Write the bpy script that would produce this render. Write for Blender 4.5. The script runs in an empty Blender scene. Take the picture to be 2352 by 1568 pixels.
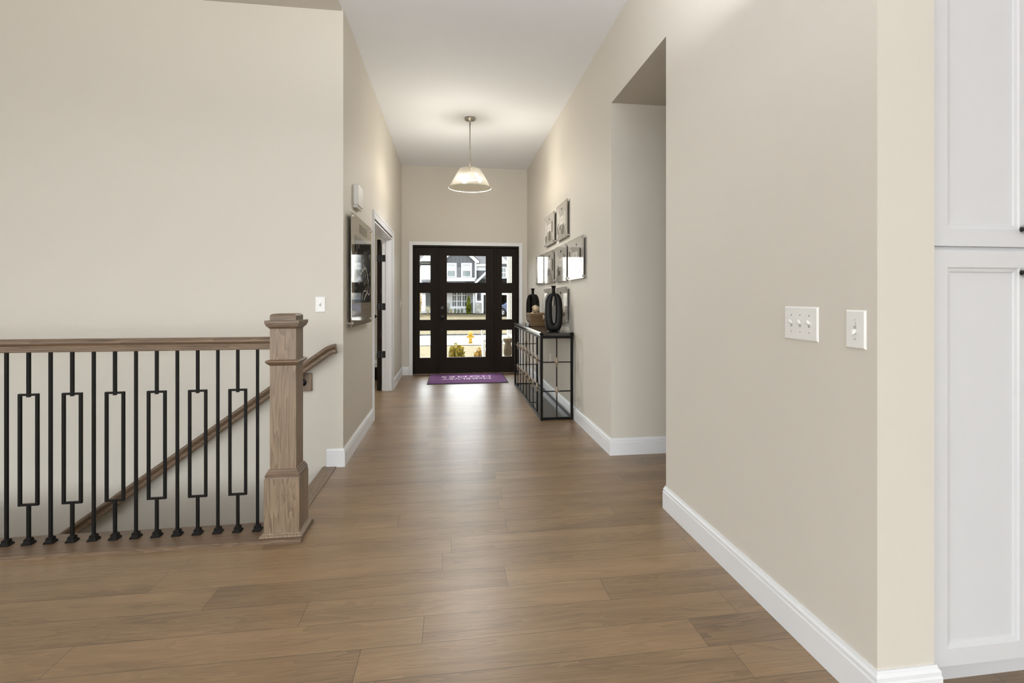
import bpy, math, random
from mathutils import Vector, Matrix
random.seed(7)
PI = math.pi
sc = bpy.context.scene
COL = sc.collection

# ------------------------------------------------------------------ camera
EYE = 1.235                      # camera height above the floor
FPX, CX, HZ = 1200.0, 1212.0, 685.0
TH = math.atan((CX - 1036.0) / FPX)   # the camera is turned this much to the right of the hall axis
cam = bpy.data.cameras.new('camera')
cam.sensor_width = 36.0
cam.sensor_fit = 'HORIZONTAL'
cam.lens = 36.0 * FPX / 2352.0
cam.shift_x = -(CX - 1176.0) / 2352.0
cam.shift_y = -(784.0 - HZ) / 2352.0
cam.clip_start, cam.clip_end = 0.05, 400
camo = bpy.data.objects.new('camera', cam)
COL.objects.link(camo)
camo.location = (0, 0, EYE)
camo.rotation_euler = (PI / 2, 0, -TH)
sc.camera = camo

# ------------------------------------------------------------------ look
sc.view_settings.view_transform = 'Standard'
sc.view_settings.look = 'None'
sc.view_settings.exposure = 0.17
sc.view_settings.gamma = 1.0
sc.view_settings.use_curve_mapping = False
sc.cycles.use_denoising = True
sc.cycles.max_bounces = 14
sc.cycles.diffuse_bounces = 6
sc.cycles.transparent_max_bounces = 24
sc.cycles.sample_clamp_indirect = 6.0

# ------------------------------------------------------------------ world, sun, daylight through windows
w = bpy.data.worlds.new('sky')
sc.world = w
w.use_nodes = True
nt = w.node_tree
sky = nt.nodes.new('ShaderNodeTexSky')
sky.sky_type = 'NISHITA'
sky.sun_disc = False
sky.sun_elevation = math.radians(57)
sky.sun_rotation = math.radians(-14)
sky.dust_density = 4.0
haze = nt.nodes.new('ShaderNodeHueSaturation')
haze.inputs['Saturation'].default_value = 0.3
nt.links.new(sky.outputs[0], haze.inputs['Color'])
nt.links.new(haze.outputs[0], nt.nodes['Background'].inputs[0])
nt.nodes['Background'].inputs[1].default_value = 1.0

def lamp(name, kind, loc, rot, energy, color=(1, 1, 1), size=None, size_y=None, angle=None):
    d = bpy.data.lights.new(name, kind)
    d.energy = energy
    d.color = color
    if kind == 'AREA':
        d.shape = 'RECTANGLE'
        d.size, d.size_y = size, size_y
    elif kind == 'POINT':
        d.shadow_soft_size = size
    elif kind == 'SUN':
        d.angle = angle
    o = bpy.data.objects.new(name, d)
    COL.objects.link(o)
    o.location = loc
    o.rotation_euler = rot
    return o

sd = Vector((0.13, -0.53, -0.84)).normalized()
sun = lamp('sun', 'SUN', (0, 30, 30), sd.to_track_quat('-Z', 'Y').to_euler(), 6.0, (1.0, 0.96, 0.88), angle=math.radians(1.5))
DAY = (0.975, 0.98, 1.0)
for x, pw in ((-4.0, 270), (-0.6, 215), (2.8, 100)):
    lamp('window_daylight', 'AREA', (x, -10.18, 1.68), (PI / 2, 0, 0), pw, DAY, 2.7, 2.4)
for y in (-7.6, -2.2):
    lamp('window_daylight', 'AREA', (-6.2, y, 1.68), (PI / 2, 0, -PI / 2), 125, DAY, 3.2, 2.4)
lamp('window_daylight', 'AREA', (-3.2, 8.82, 1.6), (-PI / 2, 0, 0), 100, DAY, 1.5, 1.5)

# added fill lamps above and behind the camera; housed in bowls further down
UP = (0.97, 0.975, 1.0)
FILL_LIGHTS = [(0.23, 1.35, 2.35, 57), (-0.9, -2.6, 2.1, 105), (-3.6, -1.6, 2.1, 35)]
for x, y, z, pw in FILL_LIGHTS:
    lamp('fill_light', 'AREA', (x, y, z), (PI, 0, 0), pw, UP, 0.5, 0.5)

# ------------------------------------------------------------------ materials
def new_mat(name):
    m = bpy.data.materials.new(name)
    m.use_nodes = True
    n = m.node_tree.nodes
    return m, n, m.node_tree.links, n['Principled BSDF']

def lin(c):
    return tuple(((v / 255.0) / 12.92 if v <= 10 else (((v / 255.0) + 0.055) / 1.055) ** 2.4) for v in c)

def pbr(name, col, rough=0.5, metal=0.0, var=0.06, vscale=6.0, bump=0.0, bscale=200.0, spec=None, emis=None, estr=0.0, coat=0.0):
    m, n, l, p = new_mat(name)
    tc = n.new('ShaderNodeTexCoord')
    nz = n.new('ShaderNodeTexNoise')
    nz.inputs['Scale'].default_value = vscale
    nz.inputs['Detail'].default_value = 4
    l.new(tc.outputs['Object'], nz.inputs['Vector'])
    mr = n.new('ShaderNodeMapRange')
    mr.inputs['To Min'].default_value = 1 - var
    mr.inputs['To Max'].default_value = 1 + var
    l.new(nz.outputs['Fac'], mr.inputs['Value'])
    mx = n.new('ShaderNodeVectorMath')
    mx.operation = 'SCALE'
    mx.inputs[0].default_value = col
    l.new(mr.outputs[0], mx.inputs['Scale'])
    l.new(mx.outputs[0], p.inputs['Base Color'])
    p.inputs['Roughness'].default_value = rough
    p.inputs['Metallic'].default_value = metal
    if spec is not None:
        p.inputs['Specular IOR Level'].default_value = spec
    if coat:
        p.inputs['Coat Weight'].default_value = coat
        p.inputs['Coat Roughness'].default_value = 0.02
    if emis:
        p.inputs['Emission Color'].default_value = (*emis, 1)
        p.inputs['Emission Strength'].default_value = estr
    if bump:
        b = n.new('ShaderNodeBump')
        b.inputs['Strength'].default_value = bump
        b.inputs['Distance'].default_value = 0.002
        n2 = n.new('ShaderNodeTexNoise')
        n2.inputs['Scale'].default_value = bscale
        n2.inputs['Detail'].default_value = 3
        l.new(tc.outputs['Object'], n2.inputs['Vector'])
        l.new(n2.outputs['Fac'], b.inputs['Height'])
        l.new(b.outputs[0], p.inputs['Normal'])
    return m

def glass(name, tint=(0.95, 0.97, 0.96), refl=1.0, extra=None):
    """clear sheet glass: lets light through, mirrors by viewing angle"""
    m, n, l, p = new_mat(name)
    n.remove(p)
    out = [x for x in n if x.type == 'OUTPUT_MATERIAL'][0]
    tr = n.new('ShaderNodeBsdfTransparent')
    tr.inputs[0].default_value = (*tint, 1)
    gl = n.new('ShaderNodeBsdfGlossy')
    gl.inputs['Roughness'].default_value = 0.01
    fr = n.new('ShaderNodeFresnel')
    fr.inputs[0].default_value = 1.45
    ml = n.new('ShaderNodeMath')
    ml.operation = 'MULTIPLY'
    ml.inputs[1].default_value = refl
    l.new(fr.outputs[0], ml.inputs[0])
    ge = n.new('ShaderNodeNewGeometry')          # the sheet mirrors on its outer faces only
    fb = n.new('ShaderNodeMath')
    fb.operation = 'SUBTRACT'
    fb.inputs[0].default_value = 1.0
    l.new(ge.outputs['Backfacing'], fb.inputs[1])
    m3 = n.new('ShaderNodeMath')
    m3.operation = 'MULTIPLY'
    l.new(ml.outputs[0], m3.inputs[0])
    l.new(fb.outputs[0], m3.inputs[1])
    mx = n.new('ShaderNodeMixShader')
    l.new(m3.outputs[0], mx.inputs[0])
    l.new(tr.outputs[0], mx.inputs[1])
    l.new(gl.outputs[0], mx.inputs[2])
    last = mx
    if extra:
        df = n.new('ShaderNodeBsdfTranslucent')
        df.inputs[0].default_value = (*extra[0], 1)
        m2 = n.new('ShaderNodeMixShader')
        m2.inputs[0].default_value = extra[1]
        l.new(mx.outputs[0], m2.inputs[1])
        l.new(df.outputs[0], m2.inputs[2])
        last = m2
    l.new(last.outputs[0], out.inputs[0])
    return m

def wood(name, dark, mid, light, along='Z', rough=0.42, scale=1.0):
    m, n, l, p = new_mat(name)
    tc = n.new('ShaderNodeTexCoord')
    mp = n.new('ShaderNodeMapping')
    s = [11.0 * scale] * 3
    s['XYZ'.index(along)] = 0.9 * scale
    mp.inputs['Scale'].default_value = s
    l.new(tc.outputs['Object'], mp.inputs['Vector'])
    n1 = n.new('ShaderNodeTexNoise')
    n1.inputs['Scale'].default_value = 1.6
    n1.inputs['Detail'].default_value = 3
    n1.inputs['Distortion'].default_value = 0.7
    l.new(mp.outputs[0], n1.inputs['Vector'])
    # growth rings: a fast ramp of the slow noise
    mu = n.new('ShaderNodeMath')
    mu.operation = 'MULTIPLY'
    mu.inputs[1].default_value = 9.0
    l.new(n1.outputs['Fac'], mu.inputs[0])
    fr = n.new('ShaderNodeMath')
    fr.operation = 'FRACT'
    l.new(mu.outputs[0], fr.inputs[0])
    mp2 = n.new('ShaderNodeMapping')
    s2 = [170.0] * 3
    s2['XYZ'.index(along)] = 5.0
    mp2.inputs['Scale'].default_value = s2
    l.new(tc.outputs['Object'], mp2.inputs['Vector'])
    n2 = n.new('ShaderNodeTexNoise')
    n2.inputs['Scale'].default_value = 1.0
    n2.inputs['Detail'].default_value = 2
    l.new(mp2.outputs[0], n2.inputs['Vector'])
    a1 = n.new('ShaderNodeMath')
    a1.operation = 'MULTIPLY_ADD'
    a1.inputs[1].default_value = 0.36
    l.new(fr.outputs[0], a1.inputs[0])
    a2 = n.new('ShaderNodeMath')
    a2.operation = 'MULTIPLY'
    a2.inputs[1].default_value = 0.64
    l.new(n2.outputs['Fac'], a2.inputs[0])
    l.new(a2.outputs[0], a1.inputs[2])
    cr = n.new('ShaderNodeValToRGB')
    e = cr.color_ramp.elements
    e[0].position, e[0].color = 0.16, (*dark, 1)
    e[1].position, e[1].color = 0.80, (*light, 1)
    k = e.new(0.42)
    k.color = (*mid, 1)
    l.new(a1.outputs[0], cr.inputs[0])
    l.new(cr.outputs[0], p.inputs['Base Color'])
    p.inputs['Roughness'].default_value = rough
    b = n.new('ShaderNodeBump')
    b.inputs['Strength'].default_value = 0.12
    b.inputs['Distance'].default_value = 0.001
    l.new(n2.outputs['Fac'], b.inputs['Height'])
    l.new(b.outputs[0], p.inputs['Normal'])
    return m

def plank_floor():
    PW, PL, Y0 = 0.165, 1.22, 1.74
    m, n, l, p = new_mat('oak_plank_floor')
    def math_(op, a, b=None, c=None):
        k = n.new('ShaderNodeMath')
        k.operation = op
        for i, v in enumerate((a, b, c)):
            if v is None:
                continue
            if isinstance(v, (int, float)):
                k.inputs[i].default_value = v
            else:
                l.new(v, k.inputs[i])
        return k.outputs[0]
    tc = n.new('ShaderNodeTexCoord')
    sp = n.new('ShaderNodeSeparateXYZ')
    l.new(tc.outputs['Object'], sp.inputs[0])
    x, y = sp.outputs[0], sp.outputs[1]
    row = math_('DIVIDE', math_('SUBTRACT', y, Y0), PW)
    rid = math_('FLOOR', row)
    rf = math_('SUBTRACT', row, rid)
    wn = n.new('ShaderNodeTexWhiteNoise')
    wn.noise_dimensions = '1D'
    l.new(rid, wn.inputs['W'])
    colv = math_('ADD', math_('DIVIDE', x, PL), math_('MULTIPLY', wn.outputs['Value'], 7.31))
    cid = math_('FLOOR', colv)
    cf = math_('SUBTRACT', colv, cid)
    w2 = n.new('ShaderNodeTexWhiteNoise')
    w2.noise_dimensions = '2D'
    cb = n.new('ShaderNodeCombineXYZ')
    l.new(rid, cb.inputs[0])
    l.new(cid, cb.inputs[1])
    l.new(cb.outputs[0], w2.inputs['Vector'])
    rnd = w2.outputs['Value']
    # grain, shifted per plank
    sh = n.new('ShaderNodeCombineXYZ')
    l.new(math_('ADD', math_('MULTIPLY', x, 1.1), math_('MULTIPLY', rnd, 37.0)), sh.inputs[0])
    l.new(math_('MULTIPLY', y, 13.0), sh.inputs[1])
    l.new(math_('MULTIPLY', rnd, 11.0), sh.inputs[2])
    g1 = n.new('ShaderNodeTexNoise')
    g1.inputs['Scale'].default_value = 1.3
    g1.inputs['Detail'].default_value = 4
    g1.inputs['Distortion'].default_value = 0.8
    l.new(sh.outputs[0], g1.inputs['Vector'])
    ring = math_('FRACT', math_('MULTIPLY', g1.outputs['Fac'], 8.0))
    sh2 = n.new('ShaderNodeCombineXYZ')
    l.new(math_('MULTIPLY', x, 3.0), sh2.inputs[0])
    l.new(math_('MULTIPLY', y, 160.0), sh2.inputs[1])
    l.new(rnd, sh2.inputs[2])
    g2 = n.new('ShaderNodeTexNoise')
    g2.inputs['Scale'].default_value = 1.0
    g2.inputs['Detail'].default_value = 3
    l.new(sh2.outputs[0], g2.inputs['Vector'])
    # smoky darker clouds along the boards
    sh3 = n.new('ShaderNodeCombineXYZ')
    l.new(math_('MULTIPLY', x, 0.9), sh3.inputs[0])
    l.new(math_('MULTIPLY', y, 5.0), sh3.inputs[1])
    l.new(math_('MULTIPLY', rnd, 3.0), sh3.inputs[2])
    g3 = n.new('ShaderNodeTexNoise')
    g3.inputs['Scale'].default_value = 1.7
    g3.inputs['Detail'].default_value = 5
    l.new(sh3.outputs[0], g3.inputs['Vector'])
    t = math_('MULTIPLY', ring, 0.18)
    t = math_('MULTIPLY_ADD', g2.outputs['Fac'], 0.26, t)
    t = math_('MULTIPLY_ADD', g3.outputs['Fac'], 0.55, t)
    t = math_('MULTIPLY_ADD', rnd, 0.15, t)
    cr = n.new('ShaderNodeValToRGB')
    e = cr.color_ramp.elements
    e[0].position, e[0].color = 0.28, (*lin((80, 62, 41)), 1)
    e[1].position, e[1].color = 0.80, (*lin((149, 121, 88)), 1)
    k = e.new(0.52)
    k.color = (*lin((123, 98, 69)), 1)
    l.new(t, cr.inputs[0])
    # joints
    ew = math_('LESS_THAN', math_('MINIMUM', rf, math_('SUBTRACT', 1.0, rf)), 0.0065)
    ec = math_('LESS_THAN', math_('MINIMUM', cf, math_('SUBTRACT', 1.0, cf)), 0.0008)
    seam = math_('MAXIMUM', ew, ec)
    mx = n.new('ShaderNodeMix')
    mx.data_type = 'RGBA'
    l.new(math_('MULTIPLY', seam, 0.85), mx.inputs[0])
    l.new(cr.outputs[0], mx.inputs[6])
    mx.inputs[7].default_value = (*lin((34, 24, 17)), 1)
    l.new(mx.outputs[2], p.inputs['Base Color'])
    l.new(math_('MULTIPLY_ADD', g2.outputs['Fac'], 0.10, 0.31), p.inputs['Roughness'])
    b = n.new('ShaderNodeBump')
    b.inputs['Strength'].default_value = 0.10
    b.inputs['Distance'].default_value = 0.001
    l.new(math_('SUBTRACT', g2.outputs['Fac'], math_('MULTIPLY', seam, 1.0)), b.inputs['Height'])
    l.new(b.outputs[0], p.inputs['Normal'])
    p.inputs['Specular IOR Level'].default_value = 1.0
    return m

def striped(name, col, col2, axis='Z', period=0.15, frac=0.06, rough=0.7):
    """lap siding or board and batten: a shadow-line joint colour every period"""
    m, n, l, p = new_mat(name)
    tc = n.new('ShaderNodeTexCoord')
    sp = n.new('ShaderNodeSeparateXYZ')
    l.new(tc.outputs['Object'], sp.inputs[0])
    d = n.new('ShaderNodeMath')
    d.operation = 'DIVIDE'
    d.inputs[1].default_value = period
    l.new(sp.outputs['XYZ'.index(axis)], d.inputs[0])
    f = n.new('ShaderNodeMath')
    f.operation = 'FRACT'
    l.new(d.outputs[0], f.inputs[0])
    lt = n.new('ShaderNodeMath')
    lt.operation = 'LESS_THAN'
    lt.inputs[1].default_value = frac
    l.new(f.outputs[0], lt.inputs[0])
    mx = n.new('ShaderNodeMix')
    mx.data_type = 'RGBA'
    mx.inputs[6].default_value = (*col, 1)
    mx.inputs[7].default_value = (*col2, 1)
    l.new(lt.outputs[0], mx.inputs[0])
    l.new(mx.outputs[2], p.inputs['Base Color'])
    p.inputs['Roughness'].default_value = rough
    return m

def patchy(name, c1, c2, scale=3.0, rough=0.9, detail=8):
    m, n, l, p = new_mat(name)
    tc = n.new('ShaderNodeTexCoord')
    nz = n.new('ShaderNodeTexNoise')
    nz.inputs['Scale'].default_value = scale
    nz.inputs['Detail'].default_value = detail
    l.new(tc.outputs['Object'], nz.inputs['Vector'])
    cr = n.new('ShaderNodeValToRGB')
    e = cr.color_ramp.elements
    e[0].position, e[0].color = 0.35, (*c1, 1)
    e[1].position, e[1].color = 0.65, (*c2, 1)
    l.new(nz.outputs['Fac'], cr.inputs[0])
    l.new(cr.outputs[0], p.inputs['Base Color'])
    p.inputs['Roughness'].default_value = rough
    p.inputs['Specular IOR Level'].default_value = 0.05
    return m

def stone_mat(name):
    m, n, l, p = new_mat(name)
    tc = n.new('ShaderNodeTexCoord')
    br = n.new('ShaderNodeTexVoronoi')
    br.inputs['Scale'].default_value = 3.5
    l.new(tc.outputs['Object'], br.inputs['Vector'])
    cr = n.new('ShaderNodeValToRGB')
    e = cr.color_ramp.elements
    e[0].color = (0.24, 0.22, 0.19, 1)
    e[1].color = (0.42, 0.40, 0.35, 1)
    sp = n.new('ShaderNodeSeparateColor')
    l.new(br.outputs['Color'], sp.inputs[0])
    l.new(sp.outputs[0], cr.inputs[0])
    l.new(cr.outputs[0], p.inputs['Base Color'])
    p.inputs['Roughness'].default_value = 0.9
    return m

M = {}
M['wall'] = pbr('beige_wall_paint', (0.635, 0.597, 0.530), 0.62, var=0.015, vscale=1.2, bump=0.05, bscale=500)
M['ceil'] = pbr('white_ceiling_paint', (0.87, 0.895, 0.935), 0.9, var=0.01, vscale=1.0)
M['trim'] = pbr('white_trim_paint', (0.78, 0.79, 0.81), 0.35, var=0.01)
M['cab'] = pbr('white_cabinet_paint', (0.63, 0.63, 0.65), 0.35, var=0.008)
M['floor'] = plank_floor()
OD, OM, OL = lin((80, 65, 49)), lin((116, 97, 77)), lin((140, 120, 97))
M['oakz'] = wood('oak_upright', OD, OM, OL, 'Z')
M['oakx'] = wood('oak_along_rail', lin((72, 56, 41)), lin((98, 78, 59)), lin((118, 97, 75)), 'X')
M['oaky'] = wood('oak_across', OD, OM, OL, 'Y')
M['iron'] = pbr('black_satin_iron', (0.007, 0.006, 0.005), 0.5, 0.0, var=0.15, spec=0.12)
M['table_iron'] = pbr('blackened_steel', (0.006, 0.005, 0.004), 0.4, 0.0, var=0.2, spec=0.12)
M['knot'] = pbr('worn_bronze', lin((150, 134, 116)), 0.35, 0.6, var=0.2, vscale=40)
M['door'] = pbr('espresso_door_paint', lin((33, 24, 16)), 0.5, var=0.12, vscale=3, spec=0.12)
M['black'] = pbr('black_hardware', (0.010, 0.009, 0.009), 0.35, 0.3)
M['glass'] = glass('clear_window_glass')
M['entry_glass'] = glass('entry_door_glass', (0.95, 0.97, 0.96), 0.35)
M['shade'] = glass('pendant_glass', (0.95, 0.93, 0.88), 0.9, ((1.0, 0.96, 0.86), 0.016))
M['shelf'] = glass('smoked_glass_shelf', (0.50, 0.50, 0.49), 1.0)
M['acrylic'] = glass('clear_acrylic', (0.93, 0.94, 0.95), 1.3)
M['nickel'] = pbr('brushed_nickel', (0.42, 0.39, 0.34), 0.3, 1.0)
M['chrome'] = pbr('polished_chrome', (0.75, 0.75, 0.75), 0.1, 1.0)
M['bulb'] = pbr('lit_bulb', (1, 0.95, 0.85), 0.4, emis=(1.0, 0.90, 0.70), estr=14.0)
M['plate'] = pbr('white_switch_plastic', (0.80, 0.795, 0.77), 0.3, var=0.01)
M['slot'] = pbr('dark_switch_slot', (0.46, 0.45, 0.42), 0.6)
M['vase'] = pbr('black_ceramic', (0.005, 0.0045, 0.004), 0.4, var=0.1, spec=0.18)
M['basket'] = pbr('woven_seagrass', lin((112, 88, 58)), 0.7, var=0.5, vscale=70, bump=0.6, bscale=120)
M['rope'] = pbr('pale_cotton_rope', lin((196, 178, 148)), 0.8, var=0.35, vscale=60, bump=0.5, bscale=180)
M['mat'] = pbr('purple_mat_pile', lin((112, 66, 122)), 0.95, var=0.2, vscale=60, bump=0.3, bscale=600)
M['mat_edge'] = pbr('dark_rubber_edge', (0.02, 0.017, 0.02), 0.7)
M['letter'] = pbr('pale_mat_lettering', lin((226, 205, 228)), 0.9)
M['sign'] = pbr('grey_sign_face', lin((150, 146, 144)), 0.35)
for i, g in enumerate((44, 84, 122, 158, 182, 206, 230)):
    M['print%d' % i] = pbr('print_grey', lin((g, g - 5, g - 14)), 0.055, var=0.12, vscale=25, spec=0.7)
M['poster'] = pbr('poster_face', lin((150, 140, 122)), 0.05, var=0.03, spec=0.7)
M['poster_map'] = pbr('poster_map_ground', lin((58, 58, 54)), 0.05, var=0.35, vscale=9, spec=0.7)
M['poster_line'] = pbr('poster_map_line', lin((214, 210, 200)), 0.05, spec=0.7)
M['poster_text'] = pbr('poster_title', lin((104, 94, 76)), 0.05, spec=0.7)
M['sill'] = pbr('bronze_door_sill', lin((98, 84, 70)), 0.4, 0.4)
M['carpet'] = patchy('stair_carpet', lin((120, 98, 76)), lin((140, 116, 92)), 90)
# outside
M['lawn'] = patchy('dormant_lawn', (0.090, 0.075, 0.045), (0.124, 0.106, 0.067), 2.4)
M['concrete'] = patchy('pale_concrete', (0.33, 0.325, 0.31), (0.38, 0.375, 0.36), 1.2)
M['curb'] = patchy('curb_concrete', (0.085, 0.085, 0.075), (0.11, 0.11, 0.098), 3)
M['xwhite'] = pbr('exterior_white_trim', (0.80, 0.80, 0.80), 0.6, var=0.02)
M['board'] = striped('grey_board_and_batten', (0.115, 0.115, 0.122), (0.080, 0.080, 0.085), 'X', 0.40, 0.14)
M['lap'] = striped('grey_lap_siding', (0.12, 0.12, 0.127), (0.085, 0.085, 0.09), 'Z', 0.16, 0.12)
M['wlap'] = striped('white_lap_siding', (0.70, 0.70, 0.69), (0.60, 0.60, 0.59), 'Z', 0.16, 0.10)
M['plap'] = striped('taupe_lap_siding', (0.34, 0.315, 0.275), (0.24, 0.22, 0.19), 'Z', 0.115, 0.10)
M['roof'] = patchy('grey_shingles', (0.085, 0.085, 0.09), (0.115, 0.115, 0.12), 6)
M['stone'] = stone_mat('pale_stone_veneer')
M['xglass'] = pbr('house_window_glass', (0.24, 0.27, 0.265), 0.2, var=0.1, spec=0.15)
M['xdark'] = pbr('dark_house_glass', (0.06, 0.066, 0.062), 0.2, var=0.3, vscale=2, spec=0.15)
M['blind'] = pbr('white_window_blind', (0.55, 0.55, 0.57), 0.7)
M['garage'] = pbr('garage_inside', (0.30, 0.27, 0.22), 0.9)
M['hydrant'] = pbr('yellow_hydrant_paint', (0.45, 0.26, 0.02), 0.45)
M['bark'] = pbr('brown_stem', (0.10, 0.07, 0.045), 0.9)
M['leaf_a'] = patchy('olive_leaves', lin((84, 86, 26)), lin((172, 150, 60)), 12, 0.6)
M['leaf_b'] = patchy('yellow_green_leaves', lin((118, 96, 40)), lin((214, 184, 118)), 14, 0.6)
M['leaf_c'] = patchy('dark_evergreen_leaves', lin((56, 70, 18)), lin((122, 124, 40)), 5, 0.6)
M['leaf_d'] = patchy('grey_green_leaves', lin((74, 82, 52)), lin((146, 148, 102)), 4, 0.6)
M['straw'] = pbr('straw_grass', lin((200, 190, 156)), 0.8)
M['car'] = pbr('blue_grey_car_paint', lin((84, 94, 118)), 0.2, 0.3, coat=1.0)
M['tyre'] = pbr('black_tyre', (0.02, 0.02, 0.02), 0.8)
M['rim'] = pbr('silver_wheel', (0.62, 0.62, 0.62), 0.25, 0.9)
M['urn'] = patchy('taupe_urn', lin((92, 82, 68)), lin((112, 100, 84)), 8)
M['chairw'] = pbr('white_porch_chair_paint', (0.7, 0.7, 0.69), 0.5)

# ------------------------------------------------------------------ geometry helpers
ORG = {}

def up(v):
    return Vector(v)

class MB:
    def __init__(self):
        self.v, self.f, self.mi, self.sm = [], [], [], []

    def add(self, vs, fs, m=0, smooth=False):
        o = len(self.v)
        self.v += [tuple(a) for a in vs]
        for f in fs:
            self.f.append(tuple(i + o for i in f))
            self.mi.append(m)
            self.sm.append(smooth)
        return self

    def box(self, x0, x1, y0, y1, z0, z1, m=0):
        vs = [(x0, y0, z0), (x1, y0, z0), (x1, y1, z0), (x0, y1, z0), (x0, y0, z1), (x1, y0, z1), (x1, y1, z1), (x0, y1, z1)]
        fs = [(0, 3, 2, 1), (4, 5, 6, 7), (0, 1, 5, 4), (1, 2, 6, 5), (2, 3, 7, 6), (3, 0, 4, 7)]
        return self.add(vs, fs, m)

    def frustum(self, cx, cy, z0, z1, a, b, m=0):
        vs = [(cx + sx * s, cy + sy * s, z) for z, s in ((z0, a), (z1, b)) for sx, sy in ((-1, -1), (1, -1), (1, 1), (-1, 1))]
        fs = [(3, 2, 1, 0), (4, 5, 6, 7), (0, 1, 5, 4), (1, 2, 6, 5), (2, 3, 7, 6), (3, 0, 4, 7)]
        return self.add(vs, fs, m)

    def sqlathe(self, cx, cy, prof, m=0):
        """square section stacked by (half size, z)"""
        vs, fs = [], []
        for s, z in prof:
            vs += [(cx - s, cy - s, z), (cx + s, cy - s, z), (cx + s, cy + s, z), (cx - s, cy + s, z)]
        for k in range(len(prof) - 1):
            for i in range(4):
                a, b = k * 4 + i, k * 4 + (i + 1) % 4
                fs.append((a, b, b + 4, a + 4))
        fs.append((3, 2, 1, 0))
        t = (len(prof) - 1) * 4
        fs.append((t, t + 1, t + 2, t + 3))
        return self.add(vs, fs, m)

    def prism(self, pts, mapf, a0, a1, m=0, smooth=False):
        """2D outline pts extruded from a0 to a1; mapf(p, q, a) -> xyz"""
        n = len(pts)
        vs = [mapf(p, q, a0) for p, q in pts] + [mapf(p, q, a1) for p, q in pts]
        fs = [tuple(range(n - 1, -1, -1)), tuple(range(n, 2 * n))]
        fs += [(i, (i + 1) % n, (i + 1) % n + n, i + n) for i in range(n)]
        return self.add(vs, fs, m, smooth)

    def lathe(self, prof, c=(0, 0, 0), seg=32, m=0, smooth=True, cap=True):
        vs, fs = [], []
        for r, z in prof:
            for k in range(seg):
                a = 2 * PI * k / seg
                vs.append((c[0] + r * math.cos(a), c[1] + r * math.sin(a), c[2] + z))
        for j in range(len(prof) - 1):
            for k in range(seg):
                a, b = j * seg + k, j * seg + (k + 1) % seg
                fs.append((a, b, b + seg, a + seg))
        if cap:
            fs.append(tuple(range(seg - 1, -1, -1)))
            t = (len(prof) - 1) * seg
            fs.append(tuple(range(t, t + seg)))
        return self.add(vs, fs, m, smooth)

    def tube(self, path, r, seg=10, m=0, smooth=True, closed=False):
        P = [Vector(p) for p in path]
        n = len(P)
        vs, fs = [], []
        prev = None
        for i in range(n):
            if closed:
                t = (P[(i + 1) % n] - P[i - 1]).normalized()
            else:
                t = (P[min(i + 1, n - 1)] - P[max(i - 1, 0)]).normalized()
            if prev is None:
                ref = Vector((0, 0, 1)) if abs(t.z) < 0.9 else Vector((1, 0, 0))
                nn = t.cross(ref).normalized()
            else:
                nn = (prev - t * prev.dot(t)).normalized()
            prev = nn
            bb = t.cross(nn)
            rr = r[i] if isinstance(r, (list, tuple)) else r
            for k in range(seg):
                a = 2 * PI * k / seg
                vs.append(P[i] + nn * (rr * math.cos(a)) + bb * (rr * math.sin(a)))
        rng = n if closed else n - 1
        for i in range(rng):
            for k in range(seg):
                a, b = i * seg + k, i * seg + (k + 1) % seg
                c, d = ((i + 1) % n) * seg + k, ((i + 1) % n) * seg + (k + 1) % seg
                fs.append((a, b, d, c))
        if not closed:
            fs.append(tuple(range(seg - 1, -1, -1)))
            fs.append(tuple(range((n - 1) * seg, n * seg)))
        return self.add(vs, fs, m, smooth)

    def sweep(self, path, prof, mapf, m=0):
        """mitred moulding: path in 2D (a,b); prof (d,e): d offsets to the left of travel, e out of plane"""
        P = [Vector(p) for p in path]
        n = len(P)
        offs = []
        for i in range(n):
            d0 = (P[i] - P[i - 1]).normalized() if i > 0 else None
            d1 = (P[i + 1] - P[i]).normalized() if i < n - 1 else None
            n0 = Vector((-d0.y, d0.x)) if d0 else None
            n1 = Vector((-d1.y, d1.x)) if d1 else None
            if n0 is None:
                offs.append(n1)
            elif n1 is None:
                offs.append(n0)
            else:
                b = (n0 + n1).normalized()
                offs.append(b / max(0.2, b.dot(n0)))
        k = len(prof)
        vs, fs = [], []
        for i in range(n):
            for d, e in prof:
                q = P[i] + offs[i] * d
                vs.append(mapf(q.x, q.y, e))
        for i in range(n - 1):
            for j in range(k):
                a, b = i * k + j, i * k + (j + 1) % k
                fs.append((a, b, b + k, a + k))
        fs.append(tuple(range(k - 1, -1, -1)))
        fs.append(tuple(range((n - 1) * k, n * k)))
        return self.add(vs, fs, m)

    def build(self, name, mats, parent=None, org=None, bevel=0.0, bseg=2, recalc=True, kind=None):
        mats = mats if isinstance(mats, (list, tuple)) else [mats]
        if parent is not None:
            org = ORG[parent.name]
        org = Vector(org if org is not None else (0, 0, 0))
        me = bpy.data.meshes.new(name)
        me.from_pydata([tuple(Vector(a) - org) for a in self.v], [], self.f)
        for mt in mats:
            me.materials.append(mt)
        for i, pl in enumerate(me.polygons):
            pl.material_index = self.mi[i]
            pl.use_smooth = self.sm[i]
        if recalc:
            import bmesh
            bm = bmesh.new()
            bm.from_mesh(me)
            bmesh.ops.recalc_face_normals(bm, faces=bm.faces[:])
            bm.to_mesh(me)
            bm.free()
        me.update()
        o = bpy.data.objects.new(name, me)
        COL.objects.link(o)
        if parent is not None:
            o.parent = parent
        else:
            o.location = org
        ORG[o.name] = org
        if bevel:
            b = o.modifiers.new('bevel', 'BEVEL')
            b.width = bevel
            b.segments = bseg
            b.limit_method = 'ANGLE'
            b.angle_limit = math.radians(40)
        if kind:
            o['kind'] = kind
        return o

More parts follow.
